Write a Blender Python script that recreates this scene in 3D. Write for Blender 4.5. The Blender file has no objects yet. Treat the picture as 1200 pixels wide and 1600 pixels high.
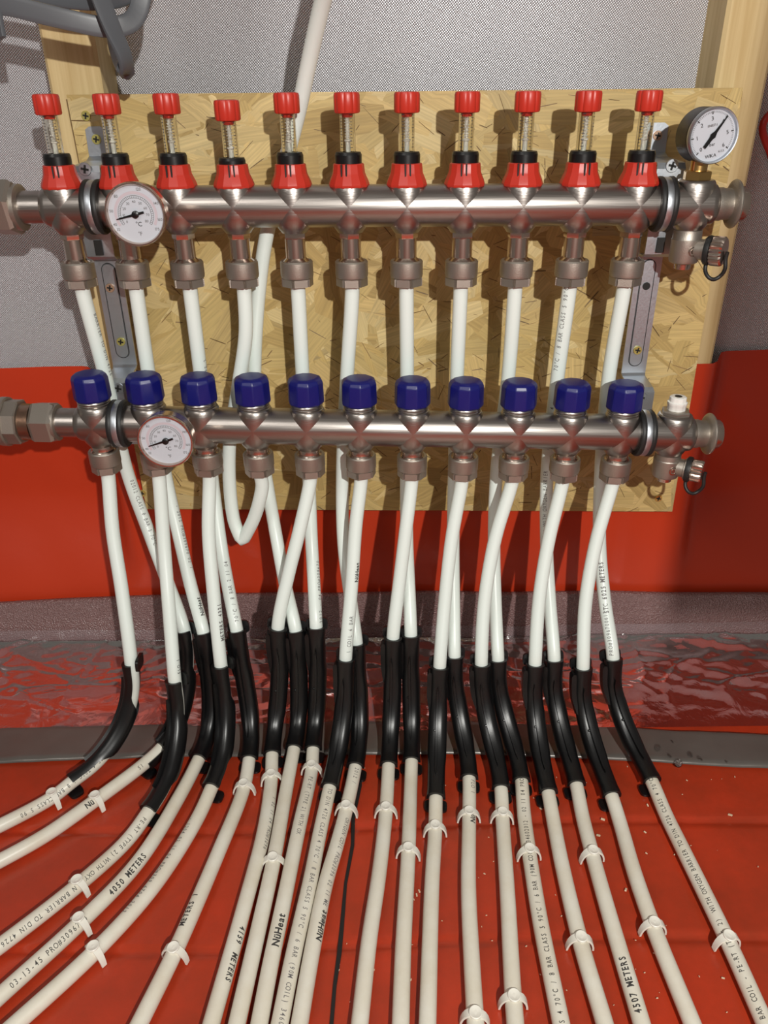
import bpy, bmesh, math, random
import numpy as np
from mathutils import Vector, Matrix, noise

rnd = random.Random(7)
SC = bpy.context.scene
COL = SC.collection
R = math.radians

# ------------------------------------------------------------------ camera
F_PX, CAM_Z, PITCH, ROLL = 1213.0, 0.615, R(28.2), R(0.7)
cam_pos = Vector((0, 0, CAM_Z))
_F = Vector((0, math.cos(PITCH), -math.sin(PITCH)))
_U0 = Vector((0, math.sin(PITCH), math.cos(PITCH)))
_R0 = Vector((1, 0, 0))
_Rv = _R0 * math.cos(ROLL) - _U0 * math.sin(ROLL)
_Uv = _U0 * math.cos(ROLL) + _R0 * math.sin(ROLL)
cd = bpy.data.cameras.new('camera')
cam = bpy.data.objects.new('camera', cd)
COL.objects.link(cam)
cd.sensor_fit = 'VERTICAL'
cd.sensor_height = 36
cd.lens = 36 * F_PX / 1600
cd.clip_start = 0.02
M = Matrix((_Rv, _Uv, -_F)).transposed().to_4x4()
M.translation = cam_pos
cam.matrix_world = M
SC.camera = cam

# ------------------------------------------------------------------ light
world = bpy.data.worlds.new('room_light')
SC.world = world
world.use_nodes = True
bg = world.node_tree.nodes['Background']
bg.inputs[0].default_value = (1.0, 0.90, 0.80, 1)
bg.inputs[1].default_value = 0.15
ld = bpy.data.lights.new('work_lamp', 'POINT')
ld.energy = 47
ld.color = (1.0, 0.985, 0.93)
ld.shadow_soft_size = 0.009
lamp = bpy.data.objects.new('work_lamp', ld)
lamp.location = (0.21, -0.40, 0.86)
COL.objects.link(lamp)
rd = bpy.data.lights.new('fill_light', 'AREA')          # soft fill added behind the viewer to lift the left side
rd.shape = 'DISK'
rd.size = 0.7
rd.energy = 9
rd.color = (1.0, 0.97, 0.92)
fill_light = bpy.data.objects.new('fill_light', rd)
fill_light.location = (-0.95, -1.1, 1.75)
fill_light.rotation_euler = (Vector((-0.15, 0.8, 0.3)) - fill_light.location).to_track_quat('-Z', 'Y').to_euler()
COL.objects.link(fill_light)

vs = SC.view_settings
vs.view_transform = 'Standard'
vs.look = 'None'
vs.exposure = 0.0
vs.gamma = 1.0
vs.use_curve_mapping = False


def ray(u, v):
    return _F + _Rv * ((u - 600) / F_PX) - _Uv * ((v - 800) / F_PX)


def atY(u, v, Y):
    d = ray(u, v)
    return cam_pos + d * (Y / d.y)


def atZ(u, v, Z):
    d = ray(u, v)
    return cam_pos + d * ((Z - CAM_Z) / d.z)


def proj(p):
    q = p - cam_pos
    z = q.dot(_F)
    return 600 + F_PX * q.dot(_Rv) / z, 800 - F_PX * q.dot(_Uv) / z


# ------------------------------------------------------------------ materials
def newmat(name):
    m = bpy.data.materials.new(name)
    m.use_nodes = True
    nt = m.node_tree
    return m, nt, nt.nodes['Principled BSDF']


def node(nt, kind, **kw):
    n = nt.nodes.new(kind)
    for k, val in kw.items():
        if k in n.inputs:
            n.inputs[k].default_value = val
        else:
            setattr(n, k, val)
    return n


def coords(nt, scale=(1, 1, 1), which='Object', rot=(0, 0, 0)):
    tc = nt.nodes.new('ShaderNodeTexCoord')
    mp = nt.nodes.new('ShaderNodeMapping')
    mp.inputs['Scale'].default_value = scale
    mp.inputs['Rotation'].default_value = rot
    nt.links.new(tc.outputs[which], mp.inputs['Vector'])
    return mp.outputs['Vector']


def bump(nt, b, height, strength=0.3, dist=0.001):
    bn = node(nt, 'ShaderNodeBump', Strength=strength, Distance=dist)
    nt.links.new(height, bn.inputs['Height'])
    nt.links.new(bn.outputs['Normal'], b.inputs['Normal'])
    return bn


def simple(name, col, rough=0.4, metal=0.0, nscale=None, nvec=(1, 1, 1), nstr=0.15, var=0.0, ndist=0.0005, spec=0.5):
    m, nt, b = newmat(name)
    b.inputs['Base Color'].default_value = (*col, 1)
    b.inputs['Roughness'].default_value = rough
    b.inputs['Metallic'].default_value = metal
    b.inputs['Specular IOR Level'].default_value = spec
    if nscale:
        v = coords(nt, nvec)
        n = node(nt, 'ShaderNodeTexNoise', Scale=nscale, Detail=4.0)
        nt.links.new(v, n.inputs['Vector'])
        bump(nt, b, n.outputs['Fac'], nstr, ndist)
        if var:
            cr = node(nt, 'ShaderNodeMapRange')
            cr.inputs['To Min'].default_value = max(0.02, rough - var)
            cr.inputs['To Max'].default_value = rough + var
            nt.links.new(n.outputs['Fac'], cr.inputs['Value'])
            nt.links.new(cr.outputs[0], b.inputs['Roughness'])
    return m


STEEL = simple('brushed_steel', (0.385, 0.35, 0.325), 0.33, 1.0, 60, (0.4, 14, 14), 0.18, 0.08)
NICKEL = simple('satin_nickel', (0.40, 0.36, 0.315), 0.44, 0.9, 1400, (1, 1, 1), 0.35)
CHROME = simple('plated_brass', (0.62, 0.51, 0.44), 0.24, 1.0)
ZINC = simple('zinc_plate', (0.50, 0.53, 0.57), 0.42, 1.0, 500, (1, 1, 1), 0.1, 0.08)
BRASS = simple('brass', (0.62, 0.40, 0.15), 0.28, 1.0)
YSCREW = simple('yellow_zinc', (0.75, 0.68, 0.22), 0.3, 0.8)
CSCREW = simple('copper_zinc', (0.72, 0.48, 0.34), 0.3, 0.8)
RED = simple('red_plastic', (0.50, 0.030, 0.016), 0.38, 0, 900, nstr=0.05)
BLUE = simple('blue_plastic', (0.004, 0.006, 0.125), 0.38, 0, 900, nstr=0.06)
BLACK = simple('black_plastic', (0.0045, 0.0045, 0.0050), 0.34, 0, 700, nstr=0.06)
RUBBER = simple('black_rubber', (0.012, 0.012, 0.012), 0.5)
CLIPW = simple('clip_plastic', (0.80, 0.77, 0.69), 0.4)
WHITEP = simple('white_plastic', (0.82, 0.81, 0.77), 0.3)
DIAL = simple('dial_white', (0.50, 0.52, 0.57), 0.5)
INK = simple('ink', (0.05, 0.047, 0.045), 0.6)
INKG = simple('ink_grey', (0.16, 0.15, 0.15), 0.6)
INKR = simple('dial_pink', (0.50, 0.43, 0.47), 0.6)
CABLE = simple('grey_cable', (0.085, 0.09, 0.10), 0.38, 0, 80, (1, 1, 1), 0.1)
DARK = simple('recess_dark', (0.01, 0.008, 0.007), 0.7)
CRUMB = simple('crumb', (0.75, 0.60, 0.42), 0.8)
SPRING = simple('white_spring', (0.80, 0.80, 0.78), 0.4)

# white pipe, a little site dust in patches
PIPE, nt, b = newmat('white_pipe')
v = coords(nt)
n1 = node(nt, 'ShaderNodeTexNoise', Scale=22.0, Detail=6.0, Roughness=0.65)
nt.links.new(v, n1.inputs['Vector'])
cr = node(nt, 'ShaderNodeValToRGB')          # site dust lies on the lengths along the floor
cr.color_ramp.elements[0].position = 0.35
cr.color_ramp.elements[0].color = (0.76, 0.73, 0.64, 1)
cr.color_ramp.elements[1].position = 0.68
cr.color_ramp.elements[1].color = (0.68, 0.62, 0.50, 1)
nt.links.new(n1.outputs['Fac'], cr.inputs['Fac'])
ge = node(nt, 'ShaderNodeNewGeometry')
sx = node(nt, 'ShaderNodeSeparateXYZ')
nt.links.new(ge.outputs['Position'], sx.inputs[0])
mr = node(nt, 'ShaderNodeMapRange')
mr.inputs['From Min'].default_value = 0.015
mr.inputs['From Max'].default_value = 0.12
nt.links.new(sx.outputs['Z'], mr.inputs['Value'])
mxc = node(nt, 'ShaderNodeMix', data_type='RGBA')
nt.links.new(mr.outputs[0], mxc.inputs['Factor'])
nt.links.new(cr.outputs['Color'], mxc.inputs[6])
mxc.inputs[7].default_value = (0.77, 0.84, 0.80, 1)
nt.links.new(mxc.outputs[2], b.inputs['Base Color'])
b.inputs['Roughness'].default_value = 0.36

# clear tube of the flow meters
TUBE, nt, b = newmat('clear_tube')
b.inputs['Base Color'].default_value = (0.93, 0.92, 0.86, 1)
b.inputs['Roughness'].default_value = 0.04
b.inputs['Transmission Weight'].default_value = 1.0
b.inputs['IOR'].default_value = 1.3

# red sheet
REDSHEET, nt, b = newmat('red_membrane')
v = coords(nt)
n1 = node(nt, 'ShaderNodeTexNoise', Scale=5.0, Detail=5.0)
nt.links.new(v, n1.inputs['Vector'])
cr = node(nt, 'ShaderNodeValToRGB')
cr.color_ramp.elements[0].color = (0.49, 0.036, 0.011, 1)
cr.color_ramp.elements[1].color = (0.58, 0.050, 0.015, 1)
nt.links.new(n1.outputs['Fac'], cr.inputs['Fac'])
ge = node(nt, 'ShaderNodeNewGeometry')                # dust and smears trodden into the floor part
sx = node(nt, 'ShaderNodeSeparateXYZ')
nt.links.new(ge.outputs['Position'], sx.inputs[0])
lo_ = node(nt, 'ShaderNodeMapRange')
lo_.inputs['From Min'].default_value = 0.006
lo_.inputs['From Max'].default_value = 0.03
lo_.inputs['To Min'].default_value = 1.0
lo_.inputs['To Max'].default_value = 0.0
nt.links.new(sx.outputs['Z'], lo_.inputs['Value'])
n3 = node(nt, 'ShaderNodeTexNoise', Scale=11.0, Detail=7.0, Roughness=0.7)
nt.links.new(v, n3.inputs['Vector'])
m3 = node(nt, 'ShaderNodeMapRange')
m3.inputs['From Min'].default_value = 0.35
m3.inputs['From Max'].default_value = 0.68
m3.inputs['To Min'].default_value = 0.25
m3.inputs['To Max'].default_value = 0.78
nt.links.new(n3.outputs['Fac'], m3.inputs['Value'])
mm_ = node(nt, 'ShaderNodeMath', operation='MULTIPLY')
nt.links.new(lo_.outputs[0], mm_.inputs[0])
nt.links.new(m3.outputs[0], mm_.inputs[1])
mxd = node(nt, 'ShaderNodeMix', data_type='RGBA')
nt.links.new(mm_.outputs[0], mxd.inputs['Factor'])
nt.links.new(cr.outputs['Color'], mxd.inputs[6])
mxd.inputs[7].default_value = (0.24, 0.031, 0.011, 1)
nt.links.new(mxd.outputs[2], b.inputs['Base Color'])
n2 = node(nt, 'ShaderNodeTexNoise', Scale=35.0, Detail=5.0)
nt.links.new(v, n2.inputs['Vector'])
bump(nt, b, n2.outputs['Fac'], 0.25, 0.002)
b.inputs['Roughness'].default_value = 0.28

# woven reinforced foil
FOIL, nt, b = newmat('woven_foil')
b.inputs['Metallic'].default_value = 0.40
b.inputs['Base Color'].default_value = (0.92, 0.91, 0.96, 1)
b.inputs['Roughness'].default_value = 0.30
hs = []
for ang in (R(40), R(-50)):
    v = coords(nt, (1, 1, 1), 'Object', (0, ang, 0))
    w = node(nt, 'ShaderNodeTexWave', Scale=180.0, Distortion=0.6)
    w.inputs['Detail Scale'].default_value = 3.0
    nt.links.new(v, w.inputs['Vector'])
    hs.append(w.outputs['Fac'])
mx = node(nt, 'ShaderNodeMath', operation='MULTIPLY')
nt.links.new(hs[0], mx.inputs[0])
nt.links.new(hs[1], mx.inputs[1])
bump(nt, b, mx.outputs[0], 1.0, 0.0022)

# timber studs
WOOD, nt, b = newmat('pine_stud')
v = coords(nt, (30, 30, 1.2))
n1 = node(nt, 'ShaderNodeTexNoise', Scale=4.0, Detail=5.0, Distortion=0.6)
nt.links.new(v, n1.inputs['Vector'])
cr = node(nt, 'ShaderNodeValToRGB')
cr.color_ramp.elements[0].position = 0.3
cr.color_ramp.elements[0].color = (0.50, 0.35, 0.15, 1)
cr.color_ramp.elements[1].position = 0.62
cr.color_ramp.elements[1].color = (0.64, 0.49, 0.25, 1)
nt.links.new(n1.outputs['Fac'], cr.inputs['Fac'])
nt.links.new(cr.outputs['Color'], b.inputs['Base Color'])
b.inputs['Roughness'].default_value = 0.65

# strand board: colour of each strand from its own colour, grain along it
OSB, nt, b = newmat('strand_board')
at = node(nt, 'ShaderNodeVertexColor')
at.layer_name = 'strand'
uvn = node(nt, 'ShaderNodeUVMap')
mp = node(nt, 'ShaderNodeMapping')
mp.inputs['Scale'].default_value = (18, 500, 1)
nt.links.new(uvn.outputs[0], mp.inputs['Vector'])
n1 = node(nt, 'ShaderNodeTexNoise', Scale=1.0, Detail=4.0)
nt.links.new(mp.outputs[0], n1.inputs['Vector'])
mr = node(nt, 'ShaderNodeMapRange')
mr.inputs['From Min'].default_value = 0.3
mr.inputs['From Max'].default_value = 0.7
mr.inputs['To Min'].default_value = 0.78
mr.inputs['To Max'].default_value = 1.1
nt.links.new(n1.outputs['Fac'], mr.inputs['Value'])
mul = node(nt, 'ShaderNodeVectorMath', operation='SCALE')
nt.links.new(at.outputs['Color'], mul.inputs[0])
nt.links.new(mr.outputs[0], mul.inputs['Scale'])
nt.links.new(mul.outputs[0], b.inputs['Base Color'])
bump(nt, b, n1.outputs['Fac'], 0.3, 0.0004)
b.inputs['Roughness'].default_value = 0.6
OSBBASE = simple('strand_board_core', (0.40, 0.27, 0.11), 0.7, 0, 120, nstr=0.4)

# perimeter foam strip, tape, clear film, water
FOAM, nt, b = newmat('edge_foam')
v = coords(nt)
n1 = node(nt, 'ShaderNodeTexNoise', Scale=9.0, Detail=3.0)
nt.links.new(v, n1.inputs['Vector'])
cr = node(nt, 'ShaderNodeValToRGB')
cr.color_ramp.elements[0].color = (0.21, 0.115, 0.11, 1)
cr.color_ramp.elements[1].color = (0.30, 0.18, 0.175, 1)
nt.links.new(n1.outputs['Fac'], cr.inputs['Fac'])
nt.links.new(cr.outputs['Color'], b.inputs['Base Color'])
vo = node(nt, 'ShaderNodeTexVoronoi', Scale=520.0)
nt.links.new(v, vo.inputs['Vector'])
bump(nt, b, vo.outputs['Distance'], 0.9, 0.002)
b.inputs['Roughness'].default_value = 0.22

TAPE, nt, b = newmat('duct_tape')
v = coords(nt)
n1 = node(nt, 'ShaderNodeTexNoise', Scale=14.0, Detail=5.0)
nt.links.new(v, n1.inputs['Vector'])
cr = node(nt, 'ShaderNodeValToRGB')
cr.color_ramp.elements[0].color = (0.10, 0.088, 0.078, 1)
cr.color_ramp.elements[1].color = (0.18, 0.165, 0.150, 1)
nt.links.new(n1.outputs['Fac'], cr.inputs['Fac'])
nt.links.new(cr.outputs['Color'], b.inputs['Base Color'])
bump(nt, b, n1.outputs['Fac'], 0.3, 0.003)
b.inputs['Roughness'].default_value = 0.3
b.inputs['Metallic'].default_value = 0.25

FILM, nt, b = newmat('clear_film')
v = coords(nt)
n0 = node(nt, 'ShaderNodeTexNoise', Scale=7.0, Detail=4.0)
nt.links.new(v, n0.inputs['Vector'])
mr = node(nt, 'ShaderNodeMapRange')
mr.inputs['From Min'].default_value = 0.35
mr.inputs['From Max'].default_value = 0.65
mr.inputs['To Min'].default_value = 0.10
mr.inputs['To Max'].default_value = 0.33
nt.links.new(n0.outputs['Fac'], mr.inputs['Value'])
n1 = node(nt, 'ShaderNodeTexNoise', Scale=40.0, Detail=5.0, Distortion=1.0)
nt.links.new(v, n1.inputs['Vector'])
bn = node(nt, 'ShaderNodeBump', Strength=0.24, Distance=0.004)
nt.links.new(n1.outputs['Fac'], bn.inputs['Height'])
tr = node(nt, 'ShaderNodeBsdfTransparent')
df = node(nt, 'ShaderNodeBsdfDiffuse')
df.inputs['Color'].default_value = (0.46, 0.36, 0.38, 1)
gl = node(nt, 'ShaderNodeBsdfGlossy', Roughness=0.09)
fr = node(nt, 'ShaderNodeFresnel', IOR=1.40)
for q in (df, gl, fr):
    nt.links.new(bn.outputs['Normal'], q.inputs['Normal'])
m1 = node(nt, 'ShaderNodeMixShader')
m2 = node(nt, 'ShaderNodeMixShader')
nt.links.new(mr.outputs[0], m1.inputs[0])
nt.links.new(tr.outputs[0], m1.inputs[1])
nt.links.new(df.outputs[0], m1.inputs[2])
nt.links.new(fr.outputs[0], m2.inputs[0])
nt.links.new(m1.outputs[0], m2.inputs[1])
nt.links.new(gl.outputs[0], m2.inputs[2])
nt.links.new(m2.outputs[0], nt.nodes['Material Output'].inputs['Surface'])

WATER, nt, b = newmat('water_drop')
b.inputs['Roughness'].default_value = 0.02
b.inputs['Transmission Weight'].default_value = 1.0
b.inputs['IOR'].default_value = 1.33


# ------------------------------------------------------------------ mesh helpers
def V3(p):
    return (p[0], p[1], p[2])


class MB:
    def __init__(s):
        s.v, s.f = [], []

    def add(s, verts, faces, mat=None):
        o = len(s.v)
        if mat is not None:
            verts = [V3(mat @ Vector(p)) for p in verts]
        s.v += [V3(p) for p in verts]
        s.f += [tuple(i + o for i in f) for f in faces]
        return s

    def lathe(s, prof, n=24, mat=None, rfun=None, a0=0.0):
        """prof: (r, z) from the bottom up, closed with fans"""
        vv, ff = [], []
        for r, z in prof:
            for k in range(n):
                a = a0 + 2 * math.pi * k / n
                q = r * (rfun(a, z) if rfun else 1)
                vv.append((q * math.cos(a), q * math.sin(a), z))
        m = len(prof)
        for i in range(m - 1):
            for k in range(n):
                k2 = (k + 1) % n
                ff.append((i * n + k, i * n + k2, (i + 1) * n + k2, (i + 1) * n + k))
        ff.append(tuple(reversed(range(n))))
        ff.append(tuple((m - 1) * n + k for k in range(n)))
        return s.add(vv, ff, mat)

    def tubelathe(s, prof, n=24, mat=None):
        """closed ring section: prof loop of (r, z)"""
        vv, ff = [], []
        for r, z in prof:
            for k in range(n):
                a = 2 * math.pi * k / n
                vv.append((r * math.cos(a), r * math.sin(a), z))
        m = len(prof)
        for i in range(m):
            i2 = (i + 1) % m
            for k in range(n):
                k2 = (k + 1) % n
                ff.append((i * n + k, i * n + k2, i2 * n + k2, i2 * n + k))
        return s.add(vv, ff, mat)

    def box(s, lo, hi, mat=None):
        x0, y0, z0 = lo
        x1, y1, z1 = hi
        vv = [(x0, y0, z0), (x1, y0, z0), (x1, y1, z0), (x0, y1, z0), (x0, y0, z1), (x1, y0, z1), (x1, y1, z1), (x0, y1, z1)]
        ff = [(0, 3, 2, 1), (4, 5, 6, 7), (0, 1, 5, 4), (1, 2, 6, 5), (2, 3, 7, 6), (3, 0, 4, 7)]
        return s.add(vv, ff, mat)

    def strip(s, pts, width, thick, mat=None, widths=None):
        """plate bent along (y, z) points, extruded in x"""
        n = len(pts)
        rings = []
        for i, (y, z) in enumerate(pts):
            a = Vector(pts[max(i - 1, 0)])
            c = Vector(pts[min(i + 1, n - 1)])
            t = (c - a).normalized()
            nn = Vector((-t.y, t.x)) * thick / 2
            w = (widths[i] if widths else width) / 2
            rings.append([(-w, y - nn.x, z - nn.y), (w, y - nn.x, z - nn.y), (w, y + nn.x, z + nn.y), (-w, y + nn.x, z + nn.y)])
        vv = [p for r in rings for p in r]
        ff = []
        for i in range(n - 1):
            for k in range(4):
                k2 = (k + 1) % 4
                ff.append((i * 4 + k, i * 4 + k2, (i + 1) * 4 + k2, (i + 1) * 4 + k))
        ff += [(3, 2, 1, 0), tuple((n - 1) * 4 + k for k in range(4))]
        return s.add(vv, ff, mat)

    def extrude(s, poly, lo, hi, mat=None):
        """polygon in x, z, extruded in y from lo to hi"""
        n = len(poly)
        vv = [(x, lo, z) for x, z in poly] + [(x, hi, z) for x, z in poly]
        ff = [tuple(range(n)), tuple(reversed(range(n, 2 * n)))]
        for k in range(n):
            k2 = (k + 1) % n
            ff.append((k, k + n, k2 + n, k2))
        return s.add(vv, ff, mat)

    def scaled(s, k):
        s.v = [(x, y, z * k) for x, y, z in s.v]
        return s

    def mesh(s, name, mat, angle=35, smooth=True):
        me = bpy.data.meshes.new(name)
        me.from_pydata(s.v, [], s.f)
        bm = bmesh.new()
        bm.from_mesh(me)
        bmesh.ops.recalc_face_normals(bm, faces=bm.faces)
        bm.to_mesh(me)
        bm.free()
        me.materials.append(mat)
        if smooth:
            me.polygons.foreach_set('use_smooth', [True] * len(me.polygons))
            me.set_sharp_from_angle(angle=R(angle))
        return me

    def obj(s, name, mat, parent=None, angle=35, loc=None, smooth=True):
        return put(name, s.mesh(name, mat, angle, smooth), parent, loc)


def put(name, data, parent=None, loc=None):
    o = bpy.data.objects.new(name, data)
    COL.objects.link(o)
    if parent is not None:
        o.parent = parent
    if loc is not None:
        o.location = loc
    return o


def tag(o, label=None, cat=None, group=None, kind=None):
    for k, val in (('label', label), ('category', cat), ('group', group), ('kind', kind)):
        if val:
            o[k] = val
    return o


def thing(name, label, cat, loc=(0, 0, 0), rot=None, group=None):
    o = put(name, None)
    o.location = loc
    o.empty_display_size = 0.01
    if rot is not None:
        o.rotation_euler = rot
    return tag(o, label, cat, group)


def copy_thing(src, loc, rot, label, group):
    c = src.copy()
    COL.objects.link(c)
    c.location = loc
    if rot is not None:
        c.rotation_euler = rot
    c['label'] = label
    if group:
        c['group'] = group
    for ch in list(src.children):
        d = ch.copy()
        COL.objects.link(d)
        d.parent = c
        for g in list(ch.children):
            e = g.copy()
            COL.objects.link(e)
            e.parent = d
    return c


ORD = ['first', 'second', 'third', 'fourth', 'fifth', 'sixth', 'seventh', 'eighth', 'ninth', 'tenth', 'eleventh']
RX = lambda a: Matrix.Rotation(a, 4, 'X')
RY = lambda a: Matrix.Rotation(a, 4, 'Y')
RZ = lambda a: Matrix.Rotation(a, 4, 'Z')
T = lambda x, y, z: Matrix.Translation((x, y, z))


def smooth01(x):
    x = min(max(x, 0.0), 1.0)
    return x * x * (3 - 2 * x)


def grid(nu, nv, fn):
    vv = [fn(i / nu, j / nv) for j in range(nv + 1) for i in range(nu + 1)]
    ff = [(j * (nu + 1) + i, j * (nu + 1) + i + 1, (j + 1) * (nu + 1) + i + 1, (j + 1) * (nu + 1) + i) for j in range(nv) for i in range(nu)]
    return vv, ff


# ------------------------------------------------------------------ setting
Y_STUD, Y_REC = 0.802, 0.850
SL0, SL1 = atY(77, 140, Y_STUD).x, atY(160, 140, Y_STUD).x       # stud beside the open end of the board
SR0, SR1 = atY(1116, 137, Y_STUD).x, atY(1197, 137, Y_STUD).x


def foil_fn(a, c):
    x = -1.1 + 2.2 * a
    z = 0.15 + 1.25 * c
    y = Y_REC + 0.004 * noise.noise((x * 3.0, 1.7, z * 2.0)) + 0.0016 * noise.noise((x * 9, 4.2, z * 4))
    return (x, y, z)


vv, ff = grid(110, 60, foil_fn)
wall = MB().add(vv, ff).obj('wall_back', FOIL)
tag(wall, kind='structure')
for x0, x1 in ((SL0, SL1), (SR0, SR1)):
    w = x1 - x0
    e = 0.003
    poly = [(x0, 0), (x1, 0), (x1, 1), (x0, 1)]
    mb = MB()
    sec = [(x0 + e, Y_STUD), (x1 - e, Y_STUD), (x1, Y_STUD + e), (x1, 0.868), (x0, 0.868), (x0, Y_STUD + e)]
    n = len(sec)
    vv = [(x, y, 0.0) for x, y in sec] + [(x, y, 1.5) for x, y in sec]
    ff = [tuple(range(n)), tuple(range(n, 2 * n))] + [(k, (k + 1) % n, (k + 1) % n + n, k + n) for k in range(n)]
    st = mb.add(vv, ff).obj('stud', WOOD, wall, 30)

# red membrane: floor sheet turned up the wall (one sheet)
ZT0, ZT1 = atY(10, 577, 0.845).z, atY(1160, 548, 0.845).z


def recess(x):
    """0 over the studs and between them, 1 in the bays outside them"""
    if x < SL0:
        return smooth01((SL0 - x) / 0.035)
    if x > SR1:
        return smooth01((x - SR1) / 0.030)
    return 0.0


def wall_y(x, z):
    k = recess(x) * smooth01((z - 0.06) / 0.14)
    y = 0.8005 + 0.042 * k
    wob = 0.0035 * noise.noise((x * 7, 0.3, z * 5)) + 0.002 * noise.noise((x * 16 + z * 9, 2.3, z * 11))
    mid = 1.0 if SL1 + 0.02 < x < SR0 - 0.02 else 0.35 + 0.65 * recess(x)
    return y + (wob + 0.002) * mid


prof = []           # (kind, value) rows from the top of the upstand to the floor's front edge
rows = [('w', k / 44) for k in range(45)] + [('c', k / 7) for k in range(1, 8)] + [('f', 1.08 * k / 360) for k in range(1, 361)] + [('f', 1.08 + 2.2 * k / 12) for k in range(1, 13)]
RC = 0.022


def sheet_fn(a, j):
    x = -0.80 + 1.6 * a
    kind, t = rows[j]
    if kind == 'w':
        zt = ZT0 + (ZT1 - ZT0) * (x + 0.6) / 0.98
        z = zt + (RC - zt) * t
        return (x, wall_y(x, z), z)
    if kind == 'c':
        an = t * math.pi / 2
        y0 = wall_y(x, RC)
        return (x, y0 - RC * (1 - math.cos(an)), RC - RC * math.sin(an))
    y0 = wall_y(x, RC) - RC
    y = y0 + (-0.30 - y0) * t
    x *= 1 + 0.9 * max(0.0, t - 1.08)
    z = 0.0
    for yy in (0.512, 0.395):           # shallow pressed joints of the boards below
        z -= 0.0022 * math.exp(-((y - yy - 0.004 * math.sin(x * 9)) / 0.0034) ** 2)
    z += 0.0010 * noise.noise((x * 6, y * 6, 1.0)) - 0.0008
    return (x, y, z)


nu = 200
vv = [sheet_fn(i / nu, j) for j in range(len(rows)) for i in range(nu + 1)]
ff = [(j * (nu + 1) + i, j * (nu + 1) + i + 1, (j + 1) * (nu + 1) + i + 1, (j + 1) * (nu + 1) + i) for j in range(len(rows) - 1) for i in range(nu)]
floor = MB().add(vv, ff).obj('floor', REDSHEET, angle=70)
tag(floor, kind='structure')

# dark slit cut through the sheet
pts = [(562, 1200), (563, 1225), (552, 1275), (551, 1320), (540, 1380), (534, 1450), (530, 1490), (523, 1540), (518, 1600), (516, 1650)]
cv = []
for i, (u, v) in enumerate(pts):
    p = atZ(u, v, 0.0012)
    w = 0.0011 + 0.0007 * abs(math.sin(i * 2.3))
    cv.append((p.x - w, p.y, p.z))
    cv.append((p.x + w, p.y, p.z))
mb = MB()
top = [(x, y, z) for x, y, z in cv]
bot = [(x, y, -0.0015) for x, y, z in cv]
m2 = len(cv)
ff = []
for i in range(len(pts) - 1):
    a = 2 * i
    ff += [(a, a + 1, a + 3, a + 2), (a + m2, a + 2 + m2, a + 3 + m2, a + 1 + m2), (a, a + 2, a + 2 + m2, a + m2), (a + 1, a + 1 + m2, a + 3 + m2, a + 3)]
mb.add(top + bot, ff).obj('slit', DARK, floor)

# unseen board added behind the viewer only to shade the bay past the second stud
blocker = MB().box((0.252, -0.045, 0.612), (0.44, -0.027, 1.0)).obj('shade_blocker_1', WOOD)
tag(blocker, kind='structure')

# ------------------------------------------------------------------ foam edge strip with its clear skirt, tape
def foam_top(x):
    return 0.0765 - 0.010 * smooth01((x - 0.10) / 0.5) - 0.012 * smooth01((-x - 0.25) / 0.35) + 0.001 * noise.noise((x * 12, 0, 0))


mb = MB()
nx = 120
vv, ff = [], []
for i in range(nx + 1):
    x = -0.78 + 1.56 * i / nx
    yb = wall_y(x, 0.06) - 0.0045
    y = yb - 0.008 + 0.0015 * noise.noise((x * 8, 3, 0))
    zt = foam_top(x)
    vv += [(x, yb, 0.004), (x, y, 0.004), (x, y, zt * 0.5), (x, y, zt - 0.002), (x, y + 0.002, zt), (x, yb - 0.001, zt), (x, yb, zt - 0.001)]
for i in range(nx):
    for k in range(7):
        k2 = (k + 1) % 7
        ff.append((i * 7 + k, i * 7 + k2, (i + 1) * 7 + k2, (i + 1) * 7 + k))
ff += [tuple(range(7)), tuple(nx * 7 + k for k in range(7))]
strip = thing('edge_strip', 'grey translucent foam edging strip with clear film skirt at the foot of the wall', 'edging strip', (0, 0.78, 0))
o = put('foam_strip', MB().add(vv, ff).mesh('foam_strip', FOAM, 50), strip)
o.location = (0, -0.78, 0)


def film_fn(a, c):
    x = -0.76 + 1.52 * a
    yb = wall_y(x, 0.06) - 0.0145
    if c < 0.25:
        k = c / 0.25
        y, z = yb - 0.003 * k, 0.030 * (1 - k) + 0.012 * k
    else:
        k = (c - 0.25) / 0.75
        y = yb - 0.003 + (0.635 - yb + 0.003) * k
        z = 0.012 * (1 - k) ** 1.5 + 0.0035
    amp = 0.0042 * math.sin(math.pi * min(1, c * 1.05)) if c < 0.95 else 0.0
    w = noise.noise((x * 9, y * 16, z * 20 + 5)) + 1.5 * (0.35 - abs(noise.noise((x * 15 + y * 22, y * 30, 3)))) + 1.1 * (0.3 - abs(noise.noise((x * 38 - y * 30, y * 60, 9))))
    z += amp * (w * 0.55 + 0.25)
    env = math.sin(math.pi * min(1, c * 1.05)) if c < 0.95 else 0.0
    for fx, fy, sd, hgt in ((5, 17, 3.1, 0.0055), (11, 24, 7.7, 0.0042), (17, 9, 12.4, 0.0032)):
        q = abs(noise.noise((x * fx, (y + z) * fy, sd)))
        z += env * hgt * max(0.0, 1 - q / 0.10) ** 1.4 * smooth01(0.5 + 2.2 * noise.noise((x * 6, y * 9, sd * 2)))
    return (x, y - (0.5 * amp * abs(w) if c < 0.3 else 0), max(z, 0.0028))


vv, ff = grid(420, 80, film_fn)
o = put('film_skirt', MB().add(vv, ff).mesh('film_skirt', FILM, 180), strip)
o.location = (0, -0.78, 0)
tag(o, 'clear crinkled plastic film')


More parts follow.
